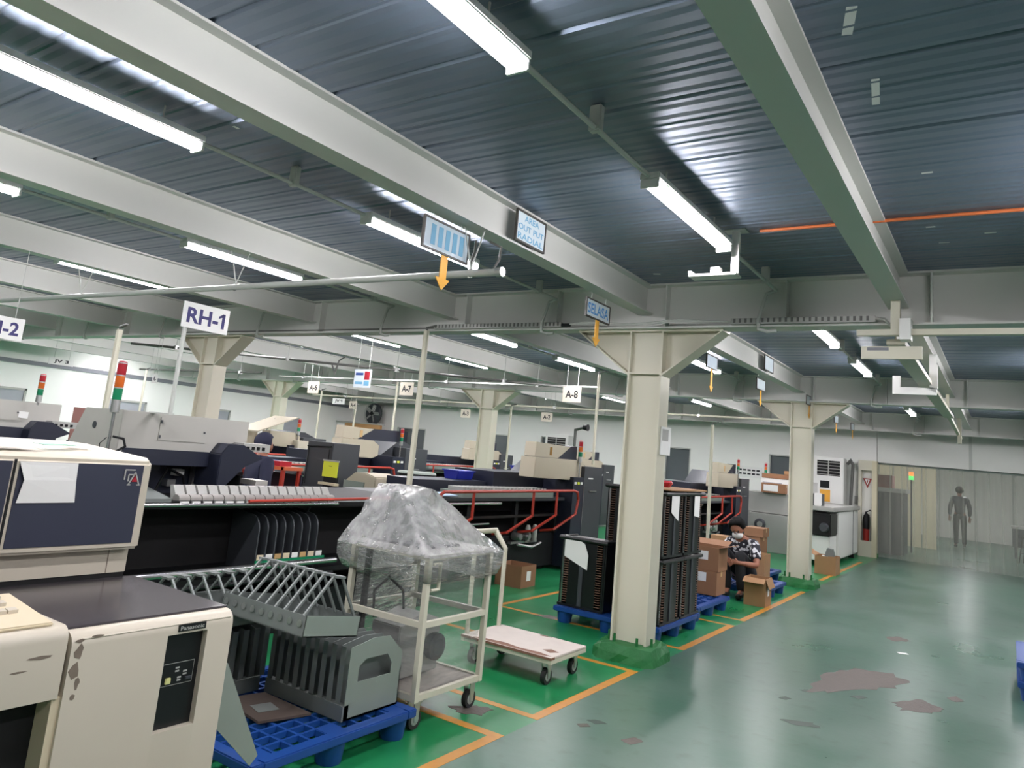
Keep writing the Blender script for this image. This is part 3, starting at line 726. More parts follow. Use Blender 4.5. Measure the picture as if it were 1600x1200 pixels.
sheet('torn_patch', [(-3.30, 2.76, .166), (-3.19, 2.73, .166), (-3.16, 2.84, .166), (-3.27, 2.87, .166)], M_galv, cbd)

# ================================================================ WRAPPED TROLLEY
wt_ = thing('wrapped_trolley', (-3.1, 3.8, 0), 'cream tube-frame trolley wrapped in clear stretch film', 'trolley')
tx0, tx1, ty0, ty1 = -3.40, -2.80, 3.49, 4.11
def post(x, y, z0, z1, w=.016, nm='post'): return box(nm, M_cream, (x - w, x + w, y - w, y + w, z0, z1), wt_)
for x in (tx0, tx1):
    for y in (ty0, ty1): post(x, y, .15, .95)
for z in (.17, .565, .94):
    for y in (ty0, ty1): box('rail', M_cream, (tx0, tx1, y - .014, y + .014, z - .016, z + .016), wt_)
    for x in (tx0, tx1): box('rail', M_cream, (x - .014, x + .014, ty0, ty1, z - .016, z + .016), wt_)
box('bottom_shelf', M_wood, (tx0, tx1, ty0, ty1, .165, .178), wt_)
box('top_tray', M_mgrey, (tx0 - .05, tx1 + .03, ty0 - .03, ty1 + .06, .945, .957), wt_)
MB().tube([(tx1 + .01, ty0 + .03, .90), (tx1 + .01, ty0 + .10, .90), (tx1 + .01, ty0 + .10, .755), (tx1 + .01, ty0 + .03, .755)], .009, 8).build('handle', M_cream, wt_)
def caster(t, x, y, r, z1, ax='x'):
    mb = MB().lathe([(r * .55, -.016), (r, -.016), (r, .016), (r * .55, .016)], (x, y, r), ax, 18).build('caster_wheel', M_rubber, t); fix_smooth(mb, .6)
    MB().lathe([(r * .5, -.019), (r * .6, -.017), (r * .6, .017), (r * .5, .019)], (x, y, r), ax, 14).build('hub', M_mgrey, mb)
    k = MB()
    for s in (-1, 1):
        if ax == 'x': k.prism([(y - .028, z1), (y + .028, z1), (y + .014, r - .01), (y - .014, r - .01)], 'x', x + s * .021, x + s * .026)
        else: k.prism([(x - .028, z1), (x + .028, z1), (x + .014, r - .01), (x - .014, r - .01)], 'y', y + s * .021, y + s * .026)
    k.box(x - .035, x + .035, y - .035, y + .035, z1 - .006, z1)
    k.build('caster_fork', M_alu, mb)
for x in (tx0 + .02, tx1 - .02):
    for y in (ty0 + .03, ty1 - .06): caster(wt_, x, y, .053, .154)
# load inside the trolley
ld = thing('boxed_motor', (-3.1, 3.75, .58), 'grey motor unit with cables standing inside the wrapped trolley', 'motor')
MB().prism([(3.56, .20), (3.95, .20), (3.95, .50), (3.78, .56), (3.56, .50)], 'x', -3.25, -3.02).build('housing', M_mgrey, ld, .006)
MB().lathe([(.07, -3.01), (.08, -2.99), (.08, -2.95), (.05, -2.94)], (0, 3.85, .36), 'x', 14).build('motor_end', M_dgrey, ld)
MB().tube([(-3.3, 3.62, .5), (-3.3, 3.6, .66), (-3.26, 3.68, .74), (-3.2, 3.76, .66), (-3.18, 3.76, .55)], .008, 6).build('cable', M_black, ld)
MB().tube([(-3.33, 3.55, .18), (-3.33, 3.55, .93)], .022, 8).build('black_column', M_black, ld)
# stretch film: lower sleeve and peaked top
def loop(pts, z, sub=6, amp=.0):
    out = []
    for i in range(len(pts)):
        a, b = pts[i], pts[(i + 1) % len(pts)]
        for k in range(sub):
            t = k / sub; out.append((a[0] + (b[0] - a[0]) * t + random.uniform(-amp, amp), a[1] + (b[1] - a[1]) * t + random.uniform(-amp, amp), z + random.uniform(-amp, amp)))
    return out
def skin(loops):
    n = len(loops[0]); vs = [p for l in loops for p in l]; fs = []
    for i in range(len(loops) - 1):
        for j in range(n): fs.append((i * n + j, i * n + (j + 1) % n, (i + 1) * n + (j + 1) % n, (i + 1) * n + j))
    return MB().add(vs, fs)
def mix(a, b, t): return [(p[0] + (q[0] - p[0]) * t, p[1] + (q[1] - p[1]) * t) for p, q in zip(a, b)]
fr = [(tx0 + .02, ty0 + .02), (tx1 - .02, ty0 + .02), (tx1 - .02, ty1 - .02), (tx0 + .02, ty1 - .02)]
tray = [(tx0 - .10, ty0 - .06), (tx1 + .045, ty0 - .05), (tx1 + .045, ty1 + .10), (tx0 - .08, ty1 + .10)]
L = []
for k, z in enumerate([.175, .3, .42, .56, .68, .77]): L.append(loop(fr, z, 8, .004 if 0 < k < 5 else .001))
LB = [L[-1], loop(mix(fr, tray, .7), .80, 8, .006), loop(tray, .86, 8, .006), loop(tray, .945, 8, .003)]
o = skin(LB).build('film_band', M_filmband, wt_); fix_smooth(o, 1.2)
o = skin(L).build('film_sleeve', M_film, wt_); fix_smooth(o, 1.2)
top = [(-3.46, 3.70), (-3.26, 3.66), (-3.06, 3.80), (-3.34, 3.94)]
L = [loop(tray, .94, 8, .004)] + [loop(mix(tray, top, t), .945 + .36 * (t ** 1.12), 8, .011) for t in (.16, .34, .52, .70, .86)] + [loop(top, 1.305, 8, .005), loop(mix(top, [(-3.28, 3.79)] * 4, .9), 1.31, 8, .001)]
o = skin(L).build('film_top', M_filmtop, wt_); fix_smooth(o, 1.2)
lump = thing('covered_part', (-3.2, 3.8, .957), 'dull grey machine part under the peaked film on the wrapped trolley', 'part')
MB().prism([(-3.40, .958), (-2.98, .958), (-3.04, 1.06), (-3.2, 1.26), (-3.36, 1.26)], 'y', 3.70, 3.88).build('casting', M_galv, lump, .015)
box('foot_plate', M_dgrey, (-3.38, -2.95, 3.60, 3.98, .957, .972), lump)

# ================================================================ PLATFORM HAND CART
hc = thing('platform_cart', (-3.05, 5.03, 0), 'cream platform hand cart with a scuffed white deck', 'cart')
hx0, hx1, hy0, hy1 = -3.45, -2.66, 4.78, 5.31
box('deck_board', M_wood, (hx0, hx1, hy0, hy1, .185, .2), hc, .003)
box('bare_edge', M_ply, (hx0, hx1 + .002, hy0 - .002, hy0 + .05, .183, .1985), hc)
def dpatch(pts): MB().prism(pts, 'z', .1995, .2006).build('worn_patch', M_ply, hc)
dpatch([(-3.35, 4.79), (-2.75, 4.79), (-2.68, 4.82), (-2.8, 4.85), (-2.95, 4.83), (-3.1, 4.86), (-3.3, 4.83)]); dpatch([(-2.82, 4.93), (-2.74, 4.9), (-2.7, 4.96), (-2.78, 4.99)]); dpatch([(-3.05, 5.27), (-2.95, 5.29), (-2.97, 5.30), (-3.06, 5.3)])
for (a, b, c, d) in ((hx0, hx1, hy0 + .004, hy0 + .03), (hx0, hx1, hy1 - .03, hy1 - .004), (hx0, hx0 + .03, hy0, hy1), (hx1 - .03, hx1 - .001, hy0, hy1)):
    box('frame_rail', M_cream, (a, b, c, d, .155, .183), hc)
for x in (hx0 + .08, hx1 - .07):
    for y in (hy0 + .07, hy1 - .07): caster(hc, x, y, .055, .155)
MB().tube([(hx0 + .015, hy0 + .05, .2), (hx0 + .015, hy0 + .05, .76), (hx0 + .015, hy0 + .05, .80), (hx0 - .1, hy0 + .05, .93), (hx0 - .1, hy1 - .05, .93), (hx0 + .015, hy1 - .05, .80), (hx0 + .015, hy1 - .05, .76), (hx0 + .015, hy1 - .05, .2)], .018, 10).build('handle', M_cream, hc)

# ================================================================ CARTONS
def carton(loc, size, rz, label, m=M_card, op=False, sheet_on=None, group='cardboard cartons', flaps=()):
    x, y, z = loc; w, d, h = size
    t = thing('carton', loc, label, 'carton', group); t.rotation_euler.z = rz
    WOFF[t.name] = Vector((0, 0, 0))
    if not op:
        MB().box(-w / 2, w / 2, -d / 2, d / 2, 0, h).build('body', m, t, .004)
        MB().box(-w / 2 - .001, w / 2 + .001, -.025, .025, h - .06, h + .0012).build('tape', M_tape, t)
    else:
        e = .006; mb = MB()
        mb.box(-w / 2, w / 2, -d / 2, d / 2, 0, e); mb.box(-w / 2, -w / 2 + e, -d / 2, d / 2, e, h); mb.box(w / 2 - e, w / 2, -d / 2, d / 2, e, h)
        mb.box(-w / 2 + e, w / 2 - e, -d / 2, -d / 2 + e, e, h); mb.box(-w / 2 + e, w / 2 - e, d / 2 - e, d / 2, e, h)
        mb.build('body', m, t)
        for f in flaps:
            k, a = f; L_ = (d if k in ('+x', '-x') else w) / 2 * .8
            q = MB()
            if k == '+x': q.obox((w / 2 + math.cos(a) * L_ / 2, 0, h + math.sin(a) * L_ / 2), (L_, d, .005), (0, -a, 0))
            if k == '-x': q.obox((-w / 2 - math.cos(a) * L_ / 2, 0, h + math.sin(a) * L_ / 2), (L_, d, .005), (0, a, 0))
            if k == '+y': q.obox((0, d / 2 + math.cos(a) * L_ / 2, h + math.sin(a) * L_ / 2), (w, L_, .005), (a, 0, 0))
            if k == '-y': q.obox((0, -d / 2 - math.cos(a) * L_ / 2, h + math.sin(a) * L_ / 2), (w, L_, .005), (-a, 0, 0))
            q.build('flap', m, t)
    if sheet_on:
        for fc, u, v, a, b in sheet_on:
            if fc == '-y': MB().box(u - a / 2, u + a / 2, -d / 2 - .0015, -d / 2 + .001, v - b / 2, v + b / 2).build('label_sheet', M_paper, t)
            else: MB().box(w / 2 - .001, w / 2 + .0015, u - a / 2, u + a / 2, v - b / 2, v + b / 2).build('label_sheet', M_paper, t)
    return t
carton((-4.98, 7.9, 0), (.36, .36, .25), .05, 'open carton alone on the green floor beside the black machine', M_card2, True, [('+x', 0, .13, .10, .11)])
# pile around the crouching worker
carton((-3.03, 9.02, .152), (.42, .34, .27), 0, 'lower carton with a white label on the pallet behind the magazines', M_card2, False, [('-y', 0, .2, .17, .1)])
carton((-3.02, 9.03, .4245), (.42, .34, .27), 0, 'upper open carton with a white label in front of the crouching worker', M_card2, True, [('-y', 0, .17, .17, .1)], flaps=(('+x', .25), ('+y', .3)))
carton((-3.42, 9.25, .152), (.3, .34, .34), .04, 'plain carton left of the labelled cartons', M_card, True)
carton((-3.3, 9.72, .0), (.34, .3, .5), 0, 'tall carton left of the crouching worker', M_card, True, flaps=(('+y', 1.4),))
carton((-2.60, 9.80, 0), (.26, .3, .33), .02, 'open carton on the floor by the aisle line, right of the crouching worker', M_card, True, [('+x', 0, .17, .08, .1)], flaps=(('-y', -.5), ('+x', -1.2)))
carton((-2.95, 11.05, .152), (.28, .3, .34), 0, 'carton standing just behind the crouching worker', M_card, True)
carton((-3.62, 11.85, .152), (.5, .34, .16), 0, 'wide flat carton at the bottom of the far pile', M_card2)
carton((-3.62, 11.85, .3135), (.5, .34, .13), .03, 'middle flat carton of the far pile', M_card2)
carton((-3.68, 11.85, .445), (.34, .3, .15), -.03, 'small carton on the top of the far pile', M_card)
carton((-3.22, 11.9, .152), (.26, .4, .5), 0, 'reddish carton stacked upright beside the far column', M_card2)
carton((-3.2, 11.9, .6535), (.28, .42, .13), .05, 'reddish carton on the top of the stack beside the far column', M_card2)
carton((-2.62, 14.3, 0), (.34, .42, .3), 0, 'open carton with wrapped parts at the foot of the far white machine', M_card, True, flaps=(('-x', .5),))
tag(MB().prism([(-2.66, .29), (-2.5, .30), (-2.53, .42), (-2.62, .43)], 'y', 14.24, 14.36).build('wrapped_part', M_galv), 'silvery wrapped part sticking out of the open carton', 'part')
tag(MB().tube([(-2.66, 14.3, .012), (-2.66, 14.3, .3)], .05, 10).build('parts_core', M_paper), 'white core inside the open carton by the far machine', 'part')

# ================================================================ SIGNAL TOWERS, SIGNS, POSTS
def tower(x, y, z0, zl, label, r=.026, h=.075, pole_r=.011, arm=None):
    """lamp tower: pole from z0 to zl, then base, green, orange, red"""
    t = thing('signal_tower', (x, y, z0), label, 'signal light', 'signal towers')
    MB().tube([(x, y, z0), (x, y, zl)], pole_r, 8).build('pole', M_chrome, t)
    fix_smooth(MB().lathe([(pole_r, zl - .004), (r, zl), (r, zl + h)], (x, y, 0), 'z', 14).build('socket', M_alu, t))
    z = zl + h
    for nm, m in (('green_lens', M_siggr), ('orange_lens', M_sigor), ('red_lens', M_sigred)):
        fix_smooth(MB().lathe([(r * .96, z), (r, z + .003), (r, z + h - .008)], (x, y, 0), 'z', 14).build(nm, m, t))
        MB().lathe([(r * 1.02, z + h - .008), (r * 1.02, z + h)], (x, y, 0), 'z', 14).build('ring', M_alu, t); z += h
    fix_smooth(MB().lathe([(r, z), (r * .8, z + .008), (r * .1, z + .012)], (x, y, 0), 'z', 14).build('cap', M_sigred, t))
    return t
def signboard(s, c, w, h, label, face='px', m=M_paper, ink=M_inkblue, hang=None, tw=.82, th=.6, bold=.03):
    x, y, z = c
    t = thing('hanging_sign', (x, y, z - h / 2), label, 'sign', 'machine name signs')
    if face == 'px':
        box('board', m, (x - .006, x, y - w / 2, y + w / 2, z - h / 2, z + h / 2), t)
        text(s, 'lettering', ink, t, (x + .0015, y, z), width=w * tw, height=h * th, face='px', bold=bold)
        if hang:
            for s_ in (-1, 1): MB().tube([(x - .003, y + s_ * w * .3, z + h / 2), (x - .003, y + s_ * w * .3, hang)], .003, 6).build('wire', M_conduit, t)
    else:
        box('board', m, (x - w / 2, x + w / 2, y, y + .006, z - h / 2, z + h / 2), t)
        text(s, 'lettering', ink, t, (x, y - .0015, z), width=w * tw, height=h * th, face='ny', bold=bold)
        if hang:
            for s_ in (-1, 1): MB().tube([(x + s_ * w * .3, y + .003, z + h / 2), (x + s_ * w * .3, y + .003, hang)], .003, 6).build('wire', M_conduit, t)
    return t

# ================================================================ RH-1 RADIAL MACHINE
def radial_machine(dx, dy, label):
    """built in place for the front machine at dx=dy=0; front faces the aisle (+X)"""
    t = thing('radial_machine', (-5.3 + dx, 4.2 + dy, 0), label, 'machine')
    def B(nm, m, b, parent=None, bev=0): return box(nm, m, (b[0] + dx, b[1] + dx, b[2] + dy, b[3] + dy, b[4], b[5]), parent or t, bev)
    def T(nm, m, pts, r, parent=None, seg=8): return MB().tube([(p[0] + dx, p[1] + dy, p[2]) for p in pts], r, seg).build(nm, m, parent or t)
    B('plinth', M_black, (-6.1, -4.85, 2.35, 6.1, 0, .30))
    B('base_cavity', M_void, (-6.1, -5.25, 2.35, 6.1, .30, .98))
    B('cavity_floor', M_black, (-5.25, -4.74, 2.35, 6.1, .46, .50))
    B('end_wall', M_black, (-5.25, -4.78, 5.95, 6.1, .50, .98)); B('end_wall', M_black, (-5.25, -4.78, 2.35, 2.45, .50, .98))
    B('table', M_black, (-6.1, -4.8, 2.35, 6.0, .98, 1.02))
    fix_smooth(T('front_rail', M_chrome, [(-4.72, 2.4, .555), (-4.72, 4.62, .555)], .024, seg=12))
    T('lower_rail', M_black, [(-4.74, 2.4, .44), (-4.74, 4.62, .45)], .018)
    fix_smooth(T('table_rail', M_chrome, [(-4.77, 2.4, 1.01), (-4.77, 4.62, 1.01)], .013, seg=10))
    T('red_rail', M_red, [(-4.76, 3.7, 1.035), (-4.74, 6.0, 1.07)], .012)
    T('brace', M_dgrey, [(-5.2, 2.9, .5), (-5.2, 2.78, .96)], .006); T('brace', M_dgrey, [(-5.0, 4.45, .86), (-4.86, 4.42, 1.0)], .008)
    # curved feeder plates in the cavity
    pr = []
    for k in range(7):
        a = math.pi / 2 * k / 6; pr.append((-4.80 - .10 + .10 * math.cos(a), .80 + .12 * math.sin(a)))
    pr = [(-5.14, .50), (-4.80, .50)] + pr + [(-5.14, .95)]
    p0 = None
    for k in range(8):
        y = 3.86 + k * .085
        if p0 is None: p0 = MB().prism([(p[0] + dx, p[1]) for p in pr], 'y', y + dy, y + .012 + dy).build('feeder_plate', M_dgrey, t)
        else: share(p0, t, (0, .085 * k, 0))
        box('price_tag', [M_ivory2, M_paper, M_tape][k % 3], (-4.80 + dx, -4.795 + dx, y + .014 + dy, y + .075 + dy, .585, .625), t)
    B('tag_strip', M_siggr, (-4.80, -4.79, 3.86, 4.56, .555, .583))
    # row of taped feeders along the table edge
    f0 = None
    for k in range(16):
        y = 3.14 + k * .0915
        if f0 is None:
            c = []
            for j in range(9):
                a = math.pi * 1.25 * j / 8 - .3; c.append((-4.83 + .042 * math.cos(a), 1.048 + .03 * math.sin(a)))
            f0 = MB().prism([(p[0] + dx, p[1]) for p in c], 'y', y + dy, y + .084 + dy).build('tape_feeder', M_rollergrey, t); fix_smooth(f0, .8)
            g0_ = MB().prism([(-4.90 + dx, 1.03), (-4.84 + dx, 1.06), (-4.89 + dx, 1.135), (-4.93 + dx, 1.135)], 'y', y + .004 + dy, y + .078 + dy).build('feeder_guard', M_mgrey, f0)
            w0 = MB().box(-4.79 + dx, -4.775 + dx, y + .008 + dy, y + .07 + dy, 1.022, 1.034).build('white_tab', M_paper, f0)
        else:
            q = share(f0, t, (0, .0915 * k, 0))
            for c0 in (g0_, w0): d = c0.copy(); COL.objects.link(d); d.parent = q
    MB().prism([(-5.2 + dx, 1.02), (-4.85 + dx, 1.02), (-4.85 + dx, 1.045), (-5.2 + dx, 1.10)], 'y', 2.92 + dy, 3.12 + dy).build('infeed_plate', M_galv, t)
    # dark mechanism under the hood
    B('mechanism', M_navym, (-6.0, -5.45, 2.9, 3.9, 1.02, 1.36)); B('spindle', M_alu, (-5.44, -5.40, 3.62, 3.66, 1.02, 1.36))
    for (y, z, m) in ((3.05, 1.1, M_sigred), (3.25, 1.2, M_dgrey), (3.4, 1.08, M_alu), (3.46, 1.16, M_paper)): B('mechanism_detail', m, (-5.45, -5.38, y, y + .07, z, z + .05))
    T('hose', M_black, [(-5.36, 3.3, 1.05), (-5.34, 3.36, 1.22), (-5.34, 3.5, 1.16), (-5.36, 3.55, 1.04)], .01)
    # hood: sloped rear, door, navy skirt
    h = MB().prism([(-5.2 + dx, 1.36), (-5.2 + dx, 1.625), (-5.72 + dx, 1.62), (-5.92 + dx, 1.30), (-5.2 + dx, 1.30)], 'y', 2.86 + dy, 3.93 + dy).build('hood', M_lbeige, t, .004)
    MB().lathe([(.001, 2.855 + dy), (.026, 2.856 + dy), (.026, 2.862 + dy)], (-5.55 + dx, 0, 1.50), 'y', 14).build('end_plug', M_dgrey, h)
    d = B('hood_door', M_lbeige, (-5.2, -5.192, 3.15, 3.55, 1.43, 1.595), h); B('door_lock', M_dgrey, (-5.192, -5.186, 3.515, 3.53, 1.50, 1.515), h)
    for z in (1.455, 1.565): B('door_hinge', M_dgrey, (-5.192, -5.187, 3.152, 3.165, z - .012, z + .012), h)
    B('navy_skirt', M_navym, (-5.75, -5.196, 2.9, 3.93, 1.25, 1.362))
    a = MB().prism([(3.66 + dy, 1.44), (3.80 + dy, 1.44), (4.0 + dy, 1.34), (3.84 + dy, 1.27), (3.66 + dy, 1.10), (3.60 + dy, 1.10), (3.60 + dy, 1.36)], 'x', -5.35 + dx, -5.05 + dx).build('head_arm', M_navym, t, .006)
    cb_ = B('control_box', M_mgrey, (-5.19, -5.06, 3.80, 4.06, 1.39, 1.455))
    for k in range(4): B('button', M_black, (-5.06, -5.052, 3.83 + k * .05, 3.855 + k * .05, 1.405, 1.43), cb_)
    B('chute', M_lbeige, (-5.3, -5.1, 4.0, 4.12, 1.12, 1.16))
    return t
rh1 = radial_machine(0, 0, 'black radial insertion machine with pale grey hood under the RH-1 sign')
rh2 = radial_machine(-3.05, -.05, 'pale hooded radial insertion machine at far left under the RH-2 sign')
tower(-5.02, 2.70, 1.345, 1.60, 'large red, orange and green signal tower on the hood under the RH-1 sign', .03, .085)
# its bracket and hoses at the foot of the tower
tb_ = thing('tower_bracket', (-5.02, 2.70, 1.30), 'metal bracket with black hoses at the foot of the large signal tower', 'bracket')
box('plate', M_alu, (-5.19, -4.99, 2.66, 2.78, 1.30, 1.345), tb_); box('arm', M_alu, (-5.30, -5.12, 2.70, 2.86, 1.28, 1.30), tb_)
for k in range(3): box('fitting', M_black, (-4.99, -4.975, 2.665 + .04 * k, 2.69 + .04 * k, 1.305, 1.335), tb_)
MB().tube([(-4.99, 2.74, 1.34), (-4.97, 2.79, 1.38), (-4.98, 2.775, 1.43), (-5.02, 2.72, 1.44)], .008, 8).build('hose', M_black, tb_)
MB().tube([(-4.985, 2.67, 1.33), (-4.97, 2.62, 1.35), (-4.98, 2.62, 1.39), (-5.02, 2.68, 1.43)], .003, 6).build('thin_cable', M_black, tb_)
tower(-8.02, 3.54, 1.6, 1.63, 'small signal tower on the pale hood under the RH-2 sign', .028, .068)
tag(sheet('taped_paper', [(-8.24, 3.05, 1.40), (-8.24, 3.28, 1.39), (-8.24, 3.26, 1.55), (-8.24, 3.03, 1.56)], M_paper), 'white printed sheet on the pale hood under the RH-2 sign', 'paper')
tag(sheet('small_note', [(-8.24, 3.48, 1.46), (-8.24, 3.57, 1.455), (-8.24, 3.57, 1.52), (-8.24, 3.48, 1.525)], M_paper), 'small white note on the pale hood under the RH-2 sign', 'paper')
pc = thing('perforated_cabinet', (-9.6, 5.2, 0), 'reddish brown cabinet with round holes between the two pale hoods', 'cabinet')
MB().prism([(4.9, 0), (5.6, 0), (5.6, 1.5), (5.3, 1.62), (4.9, 1.62)], 'x', -10.1, -9.5).build('body', M_pink, pc)
for (y, z) in ((5.05, 1.5), (5.3, 1.42), (5.45, 1.3), (5.15, 1.25), (5.3, 1.15), (5.45, 1.5), (5.1, 1.38), (5.4, 1.2)): MB().lathe([(.03, 0), (.03, .004)], (-9.5, y, z), 'x', 10).build('hole', M_void, pc)
sg1 = signboard('RH-1', (-4.96, 3.225, 2.355), .385, .19, 'white sign with purple letters RH-1 on a slim post')
MB().tube([(-4.98, 3.08, 1.625), (-4.98, 3.08, 2.30)], .016, 8).build('post', M_conduit, sg1); MB().box(-5.22, -4.96, 3.06, 3.10, 1.62, 1.63).build('post_foot', M_conduit, sg1)
sg2 = signboard('RH-2', (-7.0, 2.665, 2.215), .39, .19, 'white sign with purple letters RH-2 at the left edge', hang=2.9)

# ================================================================ AXIAL MACHINES (dark beds with beige heads)
def axial_machine(xf, yo, label, rails=True, mono=0, hood=(2.30, 3.58), upper=True):
    h0, h1 = hood
    t = thing('axial_machine', (xf - .6, yo + 2, 0), label, 'machine', 'axial insertion machines')
    def B(nm, m, b, parent=None, bev=0): return box(nm, m, (xf + b[0], xf + b[1], yo + b[2], yo + b[3], b[4], b[5]), parent or t, bev)
    def T(nm, m, pts, r, parent=None, seg=8): return MB().tube([(xf + p[0], yo + p[1], p[2]) for p in pts], r, seg).build(nm, m, parent or t)
    B('bed', M_black, (-1.2, -.25, 0, 3.3, .06, .50)); B('foot_rail', M_black, (-1.1, -.35, .1, 3.2, 0, .06))
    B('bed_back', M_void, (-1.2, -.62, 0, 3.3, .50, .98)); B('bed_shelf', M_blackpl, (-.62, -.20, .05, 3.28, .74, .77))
    B('deck', M_dgrey, (-1.2, -.12, 0, 3.3, .96, 1.0))
    for k in range(4): B('bed_frame_post', M_black, (-.28, -.22, .05 + k * 1.06, .12 + k * 1.06, .50, .96))
    for z in (.58, .66): T('shaft', M_chrome, [(-.3, .1, z), (-.3, 1.7, z)], .014)
    T('front_shaft', M_chrome, [(-.14, .0, .93), (-.14, 1.7, .93)], .018)
    # component strip on the deck
    st_ = B('reel_strip', M_galvg, (-.5, -.14, .9, 3.0, 1.0, 1.07))
    q0 = None
    for k in range(22):
        y = .95 + k * .09
        if q0 is None: q0 = B('reel', M_mgrey, (-.42, -.20, y, y + .05, 1.07, 1.115), st_)
        else: share(q0, st_, (0, .09 * k, 0))
    B('rear_column', M_navym, (-1.15, -.5, 2.0, 3.4, 1.0, 1.30)); B('rear_beam', M_navym, (-1.1, -.6, .6, 2.0, 1.0, 1.16))
    # tall end cabinet
    c = B('end_cabinet', M_navym, (-1.1, 0, 3.30, 3.615, .05, 1.30)); B('end_cabinet_grey', M_dgrey, (-1.1, 0, 3.62, 4.2, .05, 1.46))
    MB().prism([(yo + 3.30, 1.30), (yo + 4.2, 1.30), (yo + 4.2, 1.46), (yo + 3.9, 1.56), (yo + 3.72, 1.56)], 'x', xf - 1.1, xf - .30).build('cabinet_top', M_dgrey, t)
    T('door_seam', M_chrome, [(.004, 3.62, .2), (.004, 3.62, 1.2)], .005, c)
    B('name_strip', M_paper, (.0, .004, 3.75, 3.9, 1.28, 1.30)); B('door_handle', M_alu, (.0, .02, 3.78, 4.0, 1.10, 1.115))
    for k in range(3): B('switch', [M_paper, M_yellow, M_paper][k], (0, .006, 3.33 + k * .09, 3.39 + k * .09, 1.20, 1.235), c)
    # beige head cover
    MB().prism([(yo + h0, 1.27), (yo + h1, 1.25), (yo + h1 + .14, 1.30), (yo + h1 + .14, 1.47), (yo + h1, 1.54), (yo + h0 + .02, 1.54)], 'x', xf - .30, xf - .06).build('head_cover', M_beige, t, .006)
    if upper:
        u = MB().prism([(yo + h0 + .02, 1.545), (yo + (h0 + h1) / 2, 1.545), (yo + (h0 + h1) / 2 + .35, 1.72), (yo + h0 + .04, 1.74)], 'x', xf - .26, xf - .08).build('upper_cover', M_beige, t, .005)
        MB().prism([(yo + (h0 + h1) / 2, 1.545), (yo + 3.5, 1.545), (yo + 3.5, 1.74), (yo + (h0 + h1) / 2 + .37, 1.73)], 'x', xf - .25, xf - .09).build('upper_back', M_navym, t)
        B('brass_label', mat('brass_label%s' % label[:3], rgb(150, 110, 50), .4, .5) if mono else MATS.get('packing_tape'), (-.08, -.076, h0 + .40, h0 + .46, 1.58, 1.69), u)
    # air unit under the deck
    g = B('regulator_plate', M_alu, (-.25, -.20, 2.1, 2.75, .40, .43))
    for (y, r) in ((2.18, .05), (2.4, .045)): fix_smooth(MB().lathe([(r * .7, -.12), (r, -.11), (r, .0), (r * .8, .02)], (xf - .12, yo + y, .50), 'x', 12).build('gauge', M_alu, g))
    for y in (2.45, 2.62): fix_smooth(MB().lathe([(.03, .42), (.036, .44), (.036, .60), (.02, .64)], (xf - .17, yo + y, 0), 'z', 10).build('filter_bowl', M_mgrey, g))
    T('air_pipe', M_alu, [(-.16, 2.2, .40), (-.12, 2.5, .36), (-.14, 2.75, .40)], .018, g)
    if rails:
        r = thing('guard_rail', (xf + .1, yo + 1.8, 0), 'red bent-pipe guard rail along the %s' % label, 'rail', 'red guard rails')
        MB().tube([(xf + .10, yo + .1, 1.02), (xf + .12, yo + .2, 1.09), (xf + .12, yo + 3.12, 1.12), (xf + .12, yo + 3.22, 1.10), (xf + .12, yo + 3.26, 1.0), (xf + .12, yo + 3.2, .80), (xf - .05, yo + 2.92, .58), (xf - .24, yo + 2.88, .54)], .018, 8).build('top_pipe', M_red, r)
        for y in (.75, 2.05, 2.65):
            MB().tube([(xf + .12, yo + y, 1.10), (xf + .12, yo + y, .80), (xf - .05, yo + y - .3, .58), (xf - .24, yo + y - .34, .54)], .017, 8).build('leg', M_red, r)
    return t
axial_machine(-5.15, 6.2, 'machine under sign A-8', mono=1)
am7 = axial_machine(-8.65, 6.2, 'machine under sign A-7', hood=(2.14, 2.86))
am6 = axial_machine(-11.3, 6.2, 'machine under sign A-6', hood=(2.85, 3.45), upper=False)
axial_machine(-4.55, 12.0, 'machine at the right end of the back row')
axial_machine(-8.0, 12.6, 'machine under sign A-2')
axial_machine(-11.0, 12.6, 'machine under sign A-3')
axial_machine(-14.6, 12.4, 'machine under sign A-4')
tower(-5.18, 9.70, 1.302, 1.52, 'signal tower on the beige head under sign A-8', .03, .075)
tower(-4.58, 15.48, 1.302, 1.58, 'signal tower on the beige head at the right end of the back row', .026, .065)
tower(-11.33, 9.7, 1.302, 1.50, 'signal tower on the beige head under sign A-6', .032, .075)
tower(-8.68, 9.7, 1.302, 1.50, 'signal tower on the beige head under sign A-7', .03, .07)
for s_, c, lb in (('A-8', (-5.85, 10.5, 2.58), 'cream sign A-8 hanging right of centre'), ('A-7', (-9.42, 10.5, 2.555), 'cream sign A-7 hanging near the long white pole'), ('A-6', (-12.0, 10.5, 2.50), 'cream sign A-6 hanging beside the fifth column')):
    signboard(s_, c, .34, .25, lb, 'ny', M_ivory, M_ink, hang=3.16, tw=.68, th=.5)
for s_, c, lb in (('A-2', (-8.98, 15.0, 2.44), 'small cream sign A-2 in the back row'), ('A-3', (-11.38, 15.0, 2.40), 'small cream sign A-3 by the fourth column'), ('A-4', (-15.4, 15.0, 2.44), 'small cream sign A-4 left of the wall fan')):
    signboard(s_, c, .30, .21, lb, 'ny', M_ivory, M_ink, hang=3.16, tw=.66, th=.5)
signboard('JV 1', (-16.0, 15.0, 2.52), .5, .17, 'small white sign JV1 left of sign A-4', 'ny', M_paper, M_ink, hang=3.16, tw=.6, th=.55)
signboard('JV 3', (-13.9, 6.38, 2.39), .42, .12, 'small white sign JV3 at far left', 'px', M_paper, M_ink, hang=3.16, tw=.6, th=.6)
